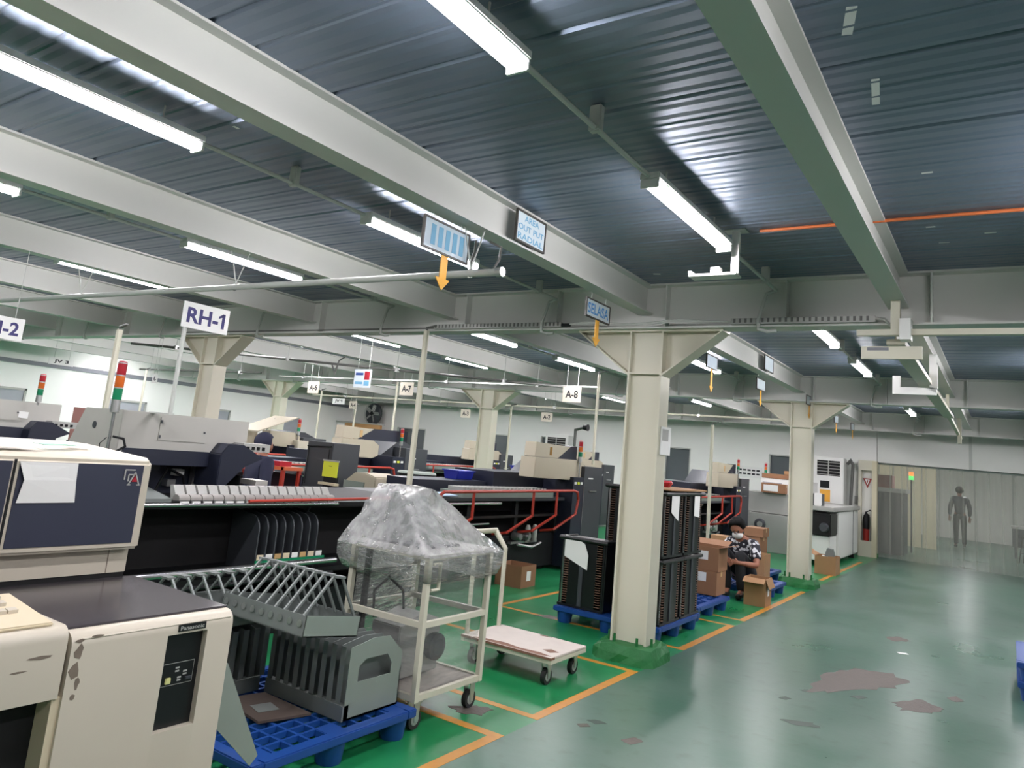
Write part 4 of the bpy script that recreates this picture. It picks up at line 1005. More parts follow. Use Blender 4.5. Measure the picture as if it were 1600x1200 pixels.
signboard('A-', (-10.2, 5.98, 2.13), .13, .13, 'small white sign A- on the column behind the RH-1 post', 'ny', M_paper, M_ink, hang=2.74, tw=.6, th=.5)

# white cable posts from the ceiling runs down to the machines
for (x, y, z0, z1, lb, r) in ((-5.0, 5.78, 1.023, 2.74, 'long white cable pole behind the wrapped trolley', .03), (-5.12, 10.0, 1.50, 2.85, 'white cable pole over the head under sign A-8', .022), (-8.2, 12.3, 1.0, 2.45, 'white cable pole left of sign A-2', .022),
                             (-12.62, 11.3, 0, 2.5, 'white cable pole right of sign A-6', .022), (-10.3, 11.2, 0, 2.75, 'white cable pole left of sign A-7', .024), (-7.2, 3.78, 0, 2.40, 'white cable pole behind the large signal tower', .03), (-4.2, 12.6, 0, 2.35, 'white cable pole beside the right end machine of the back row', .03),
                             (-15.9, 15.6, 0, 2.45, 'slanting white pole under sign A-4', .03), (-14.5, 8.3, 0, 2.5, 'white cable pole right of sign JV3', .022)):
    t = thing('cable_pole', (x, y, z0), lb, 'pole', 'white cable poles')
    MB().tube([(x, y, z0), (x, y, z1)], r, 8).build('pole', M_cream, t)
    MB().tube([(x, y, z1 - .02), (x, y, z1 + .03), (x + .12, y, z1 + .05)], .012, 6).build('cable_tail', M_darkpipe, t)

# ================================================================ MID-GROUND EXTRAS
gc = thing('grey_cabinet', (-7.6, 7.3, 0), 'tall dark grey cabinet with handles and a yellow notice on a lectern in front', 'cabinet')
box('body', M_dgrey, (-7.95, -7.45, 7.0, 7.5, 0, 1.47), gc, .006)
MB().tube([(-7.93, 6.985, 1.40), (-7.47, 6.985, 1.42)], .01, 6).build('top_handle', M_black, gc)
for s_ in (-7.9, -7.5): MB().tube([(s_, 6.985, .9), (s_, 6.985, 1.38)], .006, 6).build('door_edge', M_black, gc)
yn = thing('yellow_notice', (-7.35, 6.95, 1.02), 'bright yellow notice on a small dark stand', 'notice')
box('sheet', M_yellow, (-7.52, -7.24, 6.93, 6.936, 1.03, 1.23), yn); box('clip_bar', M_mgrey, (-7.53, -7.23, 6.925, 6.94, 1.23, 1.25), yn)
box('stand', M_black, (-7.5, -7.26, 6.945, 6.98, 0, 1.04), yn); box('ledge', M_ivory2, (-7.5, -7.2, 6.86, 6.945, .93, .96), yn)
text('-', 'printed_mark', M_ink, yn, (-7.38, 6.929, 1.17), width=.06, height=.006, face='ny')
# beige terminal on the bed behind the trolley
mo = thing('beige_terminal', (-6.95, 7.2, .62), 'boxy beige computer terminal behind the wrapped trolley', 'monitor')
MB().prism([(-7.15, .78), (-6.62, .78), (-6.62, 1.10), (-6.80, 1.14), (-7.0, 1.13), (-7.15, 1.02)], 'y', 7.0, 7.45).build('housing', M_beige, mo, .012)
box('screen_bezel', M_galvg, (-7.16, -6.80, 6.985, 7.0, .80, 1.02), mo); box('foot', M_ivory2, (-7.05, -6.7, 7.05, 7.4, .70, .78), mo); box('stand', M_dgrey, (-7.1, -6.65, 7.05, 7.4, 0, .70), mo)
# stacked beige boxes on the A-7 head
box('paper_covered_box', M_paper, (-8.98, -8.64, 7.98, 8.32, 1.0, 1.40), am7, .01)
# open flap board over the A-6 head
MB().add([(-11.75, 8.6, 1.50), (-11.1, 8.6, 1.50), (-10.7, 9.1, 1.80), (-11.35, 9.1, 1.80), (-11.75, 8.6, 1.52), (-11.1, 8.6, 1.52), (-10.7, 9.1, 1.82), (-11.35, 9.1, 1.82)], [(0, 3, 2, 1), (4, 5, 6, 7), (0, 1, 5, 4), (1, 2, 6, 5), (2, 3, 7, 6), (3, 0, 4, 7)]).build('tilted_cover', M_beige, am6)
MB().tube([(-11.4, 9.0, 1.54), (-11.2, 9.0, 1.76)], .012, 6).build('stay', M_chrome, am6)
box('rear_box', M_beige, (-12.3, -11.7, 8.8, 9.05, 1.0, 1.62), am6); box('terminal_box', M_ivory, (-11.45, -11.2, 9.62, 10.15, 1.10, 1.40), am6, .01)
# red rack with small coloured parts in front of the A-6 machine
rr = thing('red_parts_rack', (-7.85, 6.2, 0), 'red painted rack with coloured bins behind the pale hood', 'rack')
for (x, y) in ((-8.36, 6.1), (-7.3, 6.1), (-8.36, 6.35), (-7.3, 6.35)): box('leg', M_red, (x - .02, x + .02, y - .02, y + .02, 0, 1.14), rr)
box('shelf', M_orange, (-8.4, -7.26, 6.08, 6.37, 1.10, 1.14), rr); box('shelf', M_orange, (-8.4, -7.26, 6.08, 6.37, .8, .83), rr); box('rear_panel', M_navym, (-8.4, -7.26, 6.36, 6.38, .2, 1.05), rr)
for k, m in enumerate((M_sigred, M_ivory, M_extred, M_bluebin, M_sigred)): box('bin', m, (-8.34 + k * .2, -8.2 + k * .2, 6.12, 6.3, 1.14, 1.20), rr)
# blue bins and covers
for (x, y, z, lb) in ((-6.0, 7.9, 1.162, 'blue plastic bin on the bed under sign A-8'), (-8.85, 13.8, 1.162, 'blue plastic bin on the bed under sign A-2'), (-11.8, 13.7, 1.162, 'dark blue bin on the bed under sign A-3')):
    t = thing('plastic_bin', (x, y, z), lb, 'bin', 'blue plastic bins')
    MB().prism([(x - .10, z), (x + .10, z), (x + .13, z + .11), (x - .13, z + .11)], 'y', y - .17, y + .17).build('body', M_bluebin, t, .006)
    MB().box(x - .14, x + .14, y - .19, y + .19, z + .10, z + .115).build('rim', M_bluebin, t, .004)
bk = thing('black_bin', (-6.75, 7.95, 0), 'round black tub behind the peaked film', 'tub')
fix_smooth(MB().lathe([(.20, .75), (.25, 1.14), (.265, 1.14), (.265, 1.165), (.22, 1.165)], (-6.76, 7.95, 0), 'z', 20).build('tub', M_black, bk)); fix_smooth(MB().lathe([(.27, 1.16), (.255, 1.185), (.02, 1.19)], (-6.76, 7.95, 0), 'z', 20).build('lid', M_galvg, bk)); box('stand', M_black, (-6.95, -6.55, 7.75, 8.15, 0, .75), bk)
for (pts, lb) in (([(-5.3, 6.65, 1.014), (-5.3, 7.0, 1.014), (-5.55, 7.0, 1.03), (-5.55, 6.65, 1.03)], 'pale blue folder lying on the bed under sign A-8'),):
    tag(sheet('folder', pts, mat('pale_blue_folder', rgb(170, 196, 220), .5), t=.01), lb, 'folder')
# wooden partition, orange board and cabinets by the back-left corner
wp = thing('wooden_partition', (-18.2, 18.3, 0), 'light wooden partition by the far corner, below the wall fan', 'partition')
box('panel', M_ltwood, (-18.95, -17.3, 18.2, 18.3, 0, 2.0), wp); box('white_door', M_paper, (-19.35, -18.98, 18.2, 18.28, 0, 1.98), wp); box('top_rail', M_mgrey, (-19.38, -17.2, 18.18, 18.32, 2.0, 2.05), wp)
oc = thing('orange_cabinet', (-16.5, 17.4, 0), 'orange and navy cabinet right of the wooden partition', 'cabinet')
box('body', M_navym, (-16.6, -15.7, 17.3, 17.8, 0, 1.85), oc); box('orange_door', M_orange, (-16.58, -16.2, 17.28, 17.3, .9, 1.72), oc); box('peach_door', M_card, (-16.15, -15.75, 17.28, 17.3, 1.2, 1.62), oc)
# wall fan
fan = thing('wall_fan', (-17.9, 18.6, 2.3), 'round grey caged wall fan high in the far corner', 'fan')
fx, fy, fz = -17.95, 18.45, 2.38
fix_smooth(MB().lathe([(.33, .0), (.36, .03), (.36, .09), (.33, .12), (.20, .15)], (fx, fy, fz), 'y', 24).build('shell', M_dgrey, fan), .8)
for k in range(5):
    a = k * 2 * math.pi / 5; MB().obox((fx + .17 * math.cos(a), fy - .02, fz + .17 * math.sin(a)), (.26, .012, .12), (.5, -a, 0)).build('blade', M_mgrey, fan)
for r in (.12, .2, .28, .34): MB().tube([(fx + r * math.cos(q), fy - .05, fz + r * math.sin(q)) for q in [2 * math.pi * j / 24 for j in range(25)]], .004, 4).build('guard_ring', M_dgrey, fan)
for k in range(12): a = k * math.pi / 6; MB().tube([(fx, fy - .055, fz), (fx + .35 * math.cos(a), fy - .03, fz + .35 * math.sin(a))], .003, 4).build('guard_spoke', M_dgrey, fan)
fix_smooth(MB().lathe([(.07, -.06), (.07, .14)], (fx, fy, fz), 'y', 14).build('hub', M_black, fan)); box('bracket', M_conduit, (fx - .04, fx + .04, fy + .1, 18.9, fz + .1, fz + .3), fan)

# ================================================================ BOARD MAGAZINES ON THE SECOND PALLET
def magazine(x, y, z, h, label, rz=0.0, n=22, printed=False, ring=True):
    """black board magazine; slots open to local +X; plain printed side to local -Y"""
    t = thing('board_magazine', (x, y, z), label, 'magazine', 'black board magazines'); WOFF[t.name] = Vector((0, 0, 0)); t.rotation_euler.z = rz
    w, d = .34, .50
    MB().box(-w / 2, w / 2, -d / 2, d / 2, 0, .022).build('bottom_plate', M_blackpl, t); MB().box(-w / 2, w / 2, -d / 2, d / 2, h - .022, h).build('top_plate', M_blackpl, t)
    for s in (-1, 1):
        MB().box(-w / 2 + .02, w / 2 - .02, s * (d / 2 - .012) - .008, s * (d / 2 - .012) + .008, .022, h - .022).build('side_wall', M_blackpl, t)
        MB().box(w / 2 - .035, w / 2 - .015, s * (d / 2 - .03) - .01, s * (d / 2 - .03) + .01, .022, h - .022).build('corner_rod', M_chrome if s < 0 else M_blackpl, t)
    MB().box(-w / 2 + .01, -w / 2 + .02, -d / 2 + .02, d / 2 - .02, .022, h - .022).build('back_wall', M_blackpl, t)
    MB().box(w / 2 - .012, w / 2 + .004, -.03, .012, .022, h - .022).build('centre_bar', M_dgrey, t)
    q = []
    MB().box(w / 2 - .03, w / 2 - .004, -d * .30, d * .30, .022, h - .022).build('front_panel', M_blackpl, t)
    for k in range(n):
        zz = (h - .08) * k / (n - 1)
        if not q: q = [MB().box(-w / 2 + .02, w / 2 - .002, a_, b_, .04, .0445).build('board_edge', M_slat, t) for a_, b_ in ((-d / 2 + .045, -d * .30), (d * .30, d / 2 - .045))]
        else:
            for q_ in q: c = q_.copy(); COL.objects.link(c); c.location = (0, 0, zz)
    if ring: MB().tube([(-w / 2, -d / 2 - .004, h), (w / 2 + .006, -d / 2 - .004, h), (w / 2 + .006, d / 2 + .004, h), (-w / 2, d / 2 + .004, h)], .014, 8).build('rim', M_blackpl, t)
    return t
Z = .152; H1 = .565; H2 = .586
magazine(-2.80, 6.92, Z, H1, 'lower black magazine nearest the column, with white print on its side', printed=False)
magazine(-2.80, 6.92, Z + H1 + .03, H2, 'upper black magazine nearest the column, with a sheet on its top corner', n=24)
magazine(-2.80, 7.46, Z, H1, 'lower black magazine at the far end of the pallet')
magazine(-2.80, 7.46, Z + H1 + .03, H2, 'upper black magazine at the far end of the pallet', n=24)
magazine(-3.46, 6.86, Z, H1 + .08, 'lone lower black magazine at the left of the pallet, with a sheet over its slots', rz=-math.pi / 2, n=26)
magazine(-3.24, 7.36, Z, H1, 'lower black magazine in the rear row of the pallet', rz=-math.pi / 2)
magazine(-3.24, 7.36, Z + H1 + .03, H2, 'upper black magazine in the rear row of the pallet', rz=-math.pi / 2)
tag(MB().obox((-2.83, 6.66, .49), (.02, .006, .2), (0, 0, 0)).build('white_print', M_paper), 'white lettering strip on the lower magazine nearest the column', 'label')
tag(sheet('hanging_sheet', [(-3.66, 6.681, .62), (-3.40, 6.681, .52), (-3.395, 6.681, .66), (-3.44, 6.681, .76), (-3.54, 6.681, .81), (-3.66, 6.681, .825)], M_paper), 'curved white sheet hanging over the lone left magazine', 'paper')
tag(sheet('top_sheet', [(-2.622, 6.80, 1.16), (-2.622, 6.99, 1.08), (-2.622, 7.0, 1.32), (-2.622, 6.80, 1.33)], M_paper), 'white sheet on the upper magazine nearest the column', 'paper')
tag(sheet('top_sheet', [(-2.622, 7.42, 1.12), (-2.622, 7.58, 1.10), (-2.622, 7.58, 1.32), (-2.622, 7.42, 1.33)], M_paper), 'white sheet on the upper magazine at the far end', 'paper')
cbt = sheet('board_on_magazines', [(-3.05, 6.72, 1.3635), (-2.60, 6.72, 1.3635), (-2.58, 7.66, 1.3635), (-3.02, 7.68, 1.3635)], M_card, t=.012)
tag(cbt, 'flat brown board lying on top of the black magazines', 'board')
tag(MB().lathe([(.10, 1.377), (.13, 1.42), (.11, 1.44), (.02, 1.445)], (-2.95, 7.3, 0), 'z', 16).build('red_bowl', M_sigred), 'red round tray on the board over the magazines', 'tray')

# ================================================================ PEOPLE
def skin_mesh(name, verts, edges, m, parent, sub=2):
    """verts: {key: ((x,y,z), r)}; first key is the root"""
    keys = list(verts); idx = {k: i for i, k in enumerate(keys)}
    off = WOFF.get(parent.name, Vector())
    me = bpy.data.meshes.new(name + '_cage'); me.from_pydata([tuple(Vector(verts[k][0]) - off) for k in keys], [(idx[a], idx[b]) for a, b in edges], []); me.update()
    ob = bpy.data.objects.new(name + '_cage', me); COL.objects.link(ob)
    md = ob.modifiers.new('skin', 'SKIN'); md.use_smooth_shade = True
    sv = me.skin_vertices[0].data
    for i, k in enumerate(keys):
        r = verts[k][1]; sv[i].radius = (r, r) if not isinstance(r, tuple) else r
        sv[i].use_root = (i == 0)
    s2 = ob.modifiers.new('sub', 'SUBSURF'); s2.levels = sub; s2.render_levels = sub
    dg = bpy.context.evaluated_depsgraph_get(); nm = bpy.data.meshes.new_from_object(ob.evaluated_get(dg))
    bpy.data.objects.remove(ob); bpy.data.meshes.remove(me)
    nm.materials.clear(); nm.materials.append(m)
    for p in nm.polygons: p.use_smooth = True
    o = bpy.data.objects.new(name, nm); COL.objects.link(o); o.parent = parent; WOFF[o.name] = off; return o
def fingers(V, E, wrist, tip, side, pre, curl=(0, 0, -1), s=1.0):
    """palm and five bent fingers from wrist towards tip; side = thumb side"""
    w = Vector(wrist); d = (Vector(tip) - w).normalized(); sd = Vector(side); sd = (sd - d * sd.dot(d)).normalized(); cu = Vector(curl).normalized()
    V[pre + 'palm'] = (tuple(w + d * .045 * s), .022 * s); E.append((pre + 'w', pre + 'palm'))
    for k, (o, L) in enumerate(((.027, .065), (.009, .075), (-.009, .07), (-.026, .055))):
        a = w + d * .075 * s + sd * o * s; b = a + d * L * .5 * s + cu * .012 * s; c = b + d * L * .3 * s + cu * .03 * s
        V[pre + 'f%da' % k] = (tuple(a), .0105 * s); V[pre + 'f%db' % k] = (tuple(b), .009 * s); V[pre + 'f%dc' % k] = (tuple(c), .0075 * s)
        E += [(pre + 'palm', pre + 'f%da' % k), (pre + 'f%da' % k, pre + 'f%db' % k), (pre + 'f%db' % k, pre + 'f%dc' % k)]
    a = w + d * .035 * s + sd * .035 * s; b = a + d * .03 * s + sd * .015 * s + cu * .012 * s
    V[pre + 'ta'] = (tuple(a), .012 * s); V[pre + 'tb'] = (tuple(b), .009 * s); E += [(pre + 'palm', pre + 'ta'), (pre + 'ta', pre + 'tb')]
def figure(t, J, shirt, trouser, hair, sleeves='short', mask=False, cap=None, look=(0, -1, -.3)):
    """J: joints dict pelvis chest neck head, sL sR eL eR wL wR hL hR kL kR aL aR tL tR, fL fR finger directions"""
    V = {'pelvis': (J['pelvis'], .11), 'belly': (tuple((Vector(J['pelvis']) + Vector(J['chest'])) / 2), .105), 'chest': (J['chest'], .12), 'neck': (J['neck'], .052)}
    E = [('pelvis', 'belly'), ('belly', 'chest'), ('chest', 'neck')]
    nk = Vector(J['neck']); hd = Vector(J['head']); ax = (hd - nk).normalized(); lk = Vector(look).normalized()
    V['jaw'] = (tuple(hd - ax * .055 + lk * .018), .062); V['skull'] = (tuple(hd + ax * .015), .088); V['crown'] = (tuple(hd + ax * .075 - lk * .01), .066)
    E += [('neck', 'jaw'), ('jaw', 'skull'), ('skull', 'crown')]
    V['nose'] = (tuple(hd - ax * .02 + lk * .098), .016); E.append(('skull', 'nose'))
    sidev = ax.cross(lk).normalized()
    for s, k in ((-1, 'earL'), (1, 'earR')): V[k] = (tuple(hd - ax * .015 + sidev * .094 * s), .016); E.append(('skull', k))
    for s in 'LR':
        V['s' + s] = (J['s' + s], .062); V['e' + s] = (J['e' + s], .042); V['m' + s] = (tuple(Vector(J['e' + s]) * .6 + Vector(J['w' + s]) * .4), .038); V[s + 'w'] = (J['w' + s], .026)
        E += [('chest', 's' + s), ('s' + s, 'e' + s), ('e' + s, 'm' + s), ('m' + s, s + 'w')]
        V['h' + s] = (J['h' + s], .085); V['k' + s] = (J['k' + s], .058); V['c' + s] = (tuple(Vector(J['k' + s]) * .65 + Vector(J['a' + s]) * .35), .054); V['a' + s] = (J['a' + s], .036); V['t' + s] = (J['t' + s], .034)
        E += [('pelvis', 'h' + s), ('h' + s, 'k' + s), ('k' + s, 'c' + s), ('c' + s, 'a' + s), ('a' + s, 't' + s)]
        fingers(V, E, J['w' + s], J['f' + s], J['g' + s], s)
    skin_mesh('body', V, E, M_skin, t)
    SV = {k: V[k] for k in ('belly', 'chest')}; SV = {'chest': (J['chest'], .152), 'belly': (V['belly'][0], .14), 'hem': (tuple(Vector(J['pelvis']) * 1.28 - Vector(J['chest']) * .28), .15), 'collar': (tuple(nk * .82 + Vector(J['chest']) * .18), .078)}
    SE = [('chest', 'belly'), ('belly', 'hem'), ('chest', 'collar')]
    for s in 'LR':
        f = .78 if sleeves == 'short' else 1.0
        SV['s' + s] = (J['s' + s], .088); el = Vector(J['s' + s]).lerp(Vector(J['e' + s]), f); SV['e' + s] = (tuple(el), .068 if sleeves == 'short' else .064); SE += [('chest', 's' + s), ('s' + s, 'e' + s)]
        if sleeves != 'short': SV['w' + s] = (tuple(Vector(J['e' + s]).lerp(Vector(J['w' + s]), .92)), .05); SE.append(('e' + s, 'w' + s))
    skin_mesh('shirt', SV, SE, shirt, t)
    TV = {'pelvis': (J['pelvis'], .135), 'waist': (tuple(Vector(J['pelvis']).lerp(Vector(J['chest']), .3)), .13)}; TE = [('pelvis', 'waist')]
    for s in 'LR':
        TV['h' + s] = (J['h' + s], .112); TV['k' + s] = (J['k' + s], .076); TV['c' + s] = (V['c' + s][0], .070); TV['a' + s] = (tuple(Vector(J['a' + s]) + Vector((0, 0, -.015))), .06)
        TE += [('pelvis', 'h' + s), ('h' + s, 'k' + s), ('k' + s, 'c' + s), ('c' + s, 'a' + s)]
    skin_mesh('trousers', TV, TE, trouser, t)
    for s in 'LR':
        a = Vector(J['a' + s]); b = Vector(J['t' + s]); d = (b - a); d.z = 0; d.normalize()
        skin_mesh('shoe', {'h': (tuple(a - d * .03 - Vector((0, 0, .045))), .042), 'm': (tuple(a + d * .07 - Vector((0, 0, .05))), .044), 't': (tuple(a + d * .17 - Vector((0, 0, .056))), .036)}, [('h', 'm'), ('m', 't')], M_blackpl, t)
    # hair / cap: shell over the crown and back of the head
    top = hd + ax * .035 - lk * .018
    q = ax.to_track_quat('Z', 'Y').to_matrix()
    mb = MB(); mb.sphere((0, 0, 0), (.108, .116, .112), 20, 14)
    vs = []
    for v in mb.v:
        p = q @ Vector(v)
        if p.dot(ax) < -.03: p = p - ax * (p.dot(ax) + .03) * (.12 if p.dot(lk) < .02 else 1.0)
        if p.dot(lk) > .05 and p.dot(ax) < .06: p = p - lk * (p.dot(lk) - .05)
        n_ = 1 + (random.uniform(-.05, .06) if cap is None else 0)
        vs.append(tuple(top + p * n_))
    mb.v = vs
    h = mb.build('hair' if cap is None else 'cap', cap or hair, t, smooth=True)
    if mask:
        mm = MB().sphere((0, 0, 0), (.07, .055, .05), 14, 8); mq = lk.to_track_quat('-Y', 'Z').to_matrix()
        mm.v = [tuple(hd - ax * .055 + lk * .06 + (mq @ Vector(v))) for v in mm.v]; mm.build('face_mask', M_maskw, t, smooth=True)
    for s in (-1, 1): MB().sphere(tuple(hd + ax * .008 + lk * .082 + sidev * .032 * s), .012, 8, 6).build('eye', M_ink, t, smooth=True)
    for s in (-1,):
        if not mask: MB().obox(tuple(hd - ax * .06 + lk * .085), (.04, .008, .008)).build('mouth', M_extred, t)
    return t
# crouching worker among the cartons
p1 = thing('person', (-2.95, 10.3, .15), 'worker in a patterned shirt and white mask crouching among the cartons', 'person')
figure(p1, dict(pelvis=(-2.93, 10.36, .285), chest=(-2.93, 10.22, .60), neck=(-2.935, 10.13, .745), head=(-2.955, 10.05, .865),
                sL=(-3.09, 10.19, .66), eL=(-3.20, 10.05, .46), wL=(-3.06, 9.87, .47), fL=(-2.95, 9.83, .47), gL=(0, 0, 1),
                sR=(-2.76, 10.19, .655), eR=(-2.68, 10.03, .43), wR=(-2.86, 9.87, .45), fR=(-2.98, 9.83, .46), gR=(0, 0, 1),
                hL=(-3.02, 10.28, .28), kL=(-3.09, 9.96, .59), aL=(-3.02, 9.94, .10), tL=(-3.02, 9.80, .05),
                hR=(-2.84, 10.28, .28), kR=(-2.88, 9.94, .565), aR=(-2.84, 9.93, .10), tR=(-2.84, 9.79, .05)), M_shirt, M_cloth, M_hair, mask=True, look=(.05, -.75, -.55))
def standing(loc, ang, Ht, label, shirt, trouser, sleeves, cap=None):
    x, y = loc; s = Ht / 1.72; c, n_ = math.cos(ang), math.sin(ang)
    def W(a, b, z): return (x + (a * c - b * n_) * s, y + (a * n_ + b * c) * s, z * s)      # b = forward, a = right
    t = thing('person', (x, y, 0), label, 'person')
    figure(t, dict(pelvis=W(0, 0, .95), chest=W(0, 0, 1.28), neck=W(0, .01, 1.46), head=W(0, .03, 1.60), sL=W(-.18, 0, 1.38), eL=W(-.25, -.02, 1.10), wL=W(-.25, .08, .88), fL=W(-.25, .1, .78), gL=(c, n_, 0),
                   sR=W(.18, 0, 1.38), eR=W(.25, -.02, 1.10), wR=W(.25, .08, .88), fR=W(.25, .1, .78), gR=(c, n_, 0),
                   hL=W(-.09, 0, .9), kL=W(-.10, .02, .5), aL=W(-.10, -.02, .10), tL=W(-.12, .12, .05), hR=W(.09, 0, .9), kR=W(.10, .03, .5), aR=W(.10, .0, .10), tR=W(.12, .14, .05)),
           shirt, trouser, M_hair, sleeves, cap=cap, look=(-n_, c, -.05))
    return t
standing((-1.15, 26.2), 0.15, 1.76, 'person in dark clothes walking away behind the strip curtain', M_navym, M_cloth, 'long')
standing((-7.05, 5.55), -.2, 1.50, 'worker in a navy cap behind the pale hood under the RH-1 sign', M_capblue, M_cloth, 'long', cap=M_capblue)

# ================================================================ CEILING-HUNG THINGS
# long horizontal pipe hung under the joists
hp = thing('hung_pipe', (-5.6, 3.32, 2.62), 'long grey pipe hung under the joists near the RH-1 sign', 'pipe')
fix_smooth(MB().tube([(-2.45, 3.42, 2.62), (-9.4, 3.22, 2.62)], .022, 10).build('pipe', M_conduit, hp)); MB().lathe([(.03, 0), (.03, .04)], (-2.47, 3.42, 2.62), 'x', 12).build('end_cap', M_alu, hp)
for x, y in ((-2.66, 3.41), (-4.85, 3.35), (-7.05, 3.29)):
    MB().tube([(x - .03, y - .06, 2.90), (x, y, 2.645)], .005, 6).build('hanger', M_conduit, hp); MB().tube([(x + .03, y + .06, 2.90), (x, y, 2.645)], .005, 6).build('hanger', M_conduit, hp)
    MB().tube([(x + .028 * math.cos(q), y, 2.62 + .028 * math.sin(q)) for q in [2 * math.pi * j / 10 for j in range(11)]], .004, 5).build('ring', M_alu, hp)
MB().tube([(-2.68, 3.44, 2.62), (-2.70, 3.46, 2.70), (-2.66, 3.43, 2.76), (-2.68, 3.46, 2.84)], .007, 6).build('cable', M_darkpipe, hp)
MB().tube([(-2.5, 3.42, 2.64), (-2.52, 3.5, 2.72), (-2.50, 3.48, 2.79), (-2.56, 3.44, 2.82)], .007, 6).build('cable', M_darkpipe, hp)
# boards hung under the aisle joist
def board(y0, y1, z0, z1, x, label, face, txt=None, arrow=None, hang=2.9, ink=M_inkcyan):
    t = thing('hanging_board', (x, (y0 + y1) / 2, z0), label, 'sign', 'framed boards under the joist'); e = .012
    box('face', face, (x - .006, x + .002, y0 + e, y1 - e, z0 + e, z1 - e), t)
    for (a, b, c, d) in ((y0, y0 + e, z0, z1), (y1 - e, y1, z0, z1), (y0 + e, y1 - e, z0, z0 + e), (y0 + e, y1 - e, z1 - e, z1)): box('frame', M_frame, (x - .01, x + .006, a, b, c, d), t)
    if txt:
        n = len(txt); hh = (z1 - z0 - 2 * e) / n
        for k, s in enumerate(txt): text(s, 'lettering', ink, t, (x + .0032, (y0 + y1) / 2, z1 - e - hh * (k + .5)), width=(y1 - y0) * (.86 if len(s) > 4 else .5), height=hh * .66, bold=.02)
    if arrow:
        ym = (y0 + y1) / 2
        MB().prism([(ym - .03, z0), (ym + .03, z0), (ym + .03, arrow + .07), (ym + .065, arrow + .07), (ym, arrow), (ym - .065, arrow + .07), (ym - .03, arrow + .07)], 'x', x - .004, x + .002).build('arrow', M_arrow, t)
    if hang and hang > z1:
        for y in (y0 + (y1 - y0) * .2, y1 - (y1 - y0) * .2): MB().tube([(x - .002, y, z1), (x - .002, y, hang)], .003, 6).build('wire', M_conduit, t)
    return t
gb = board(2.99, 3.42, 2.675, 2.865, -2.70, 'glare-covered framed board with a downward orange arrow, nearest the camera', M_boardbright, None, 2.47, ink=M_inkcyan)
for k in range(5): box('printed_block', M_inkcyan, (-2.699, -2.6965, 3.06 + k * .066, 3.10 + k * .066, 2.71, 2.83), gb)
board(5.0, 5.42, 2.69, 2.845, -2.72, 'framed SELASA board with an orange arrow by the near column', M_boardface, ['SELASA'], 2.475, ink=mat('sky_blue_ink', rgb(70, 140, 205), .5))
board(3.72, 4.08, 2.92, 3.13, -2.575, 'framed AREA OUT PUT RADIAL board fixed on the joist side', M_boardface, ['AREA', 'OUT PUT', 'RADIAL'], None, None)
board(7.8, 8.17, 2.69, 2.845, -2.70, 'third arrow board from the camera along the aisle joist', M_boardbright, None, 2.43)
board(9.78, 10.2, 2.69, 2.845, -2.70, 'fourth arrow board from the camera along the aisle joist', M_boardface, None, 2.475)
board(9.67, 10.1, 2.93, 3.13, -2.575, 'grey framed board fixed on the joist side above the fourth arrow board', M_boardface, None, None, None)
board(11.8, 12.2, 2.70, 2.85, -2.50, 'arrow board hanging in front of the far aisle column', M_boardface, None, 2.5)
board(15.15, 15.55, 2.69, 2.84, -2.70, 'arrow board hanging beyond the far aisle column', M_boardface, None, 2.5)
board(17.0, 17.4, 2.69, 2.84, -2.70, 'farthest arrow board, near the back wall', M_boardface, None, 2.5)
# flag-like info board in the middle
ib = thing('info_board', (-8.1, 8.0, 2.35), 'white and blue information board with a red square, hanging left of sign A-7', 'sign')
ix = -8.42; iy = 8.15; iz = 2.47
box('board', M_boardface, (ix, ix + .36, iy, iy + .008, iz - .14, iz + .14), ib); box('red_square', M_sigred, (ix + .22, ix + .33, iy - .002, iy, iz - .02, iz + .11), ib)
box('blue_bar', M_inkcyan, (ix + .03, ix + .19, iy - .002, iy, iz - .09, iz - .05), ib); box('blue_bar', M_blue, (ix + .03, ix + .19, iy - .002, iy, iz + .05, iz + .09), ib); box('blue_bar', M_inkcyan, (ix + .22, ix + .33, iy - .002, iy, iz - .11, iz - .04), ib)
for d in (.06, .3): MB().tube([(ix + d, iy + .004, iz + .14), (ix + d, iy + .004, 3.16)], .003, 6).build('wire', M_conduit, ib)
# white angle bracket by the second aisle lamp
bk_ = thing('angle_bracket', (-1.45, 4.37, 2.84), 'white empty angle bracket beside the second aisle tube light', 'bracket')
box('drop_bar', M_whitem, (-1.475, -1.425, 4.64, 4.665, 2.86, 3.16), bk_); box('foot', M_whitem, (-1.74, -1.42, 4.58, 4.70, 2.845, 2.862), bk_, .003); box('lip', M_whitem, (-1.74, -1.72, 4.58, 4.70, 2.862, 2.885), bk_); box('top_plate', M_conduit, (-1.52, -1.38, 4.60, 4.70, 3.152, 3.16), bk_)
box('clip', M_whitem, (-1.60, -1.54, 4.61, 4.67, 2.862, 2.91), bk_)
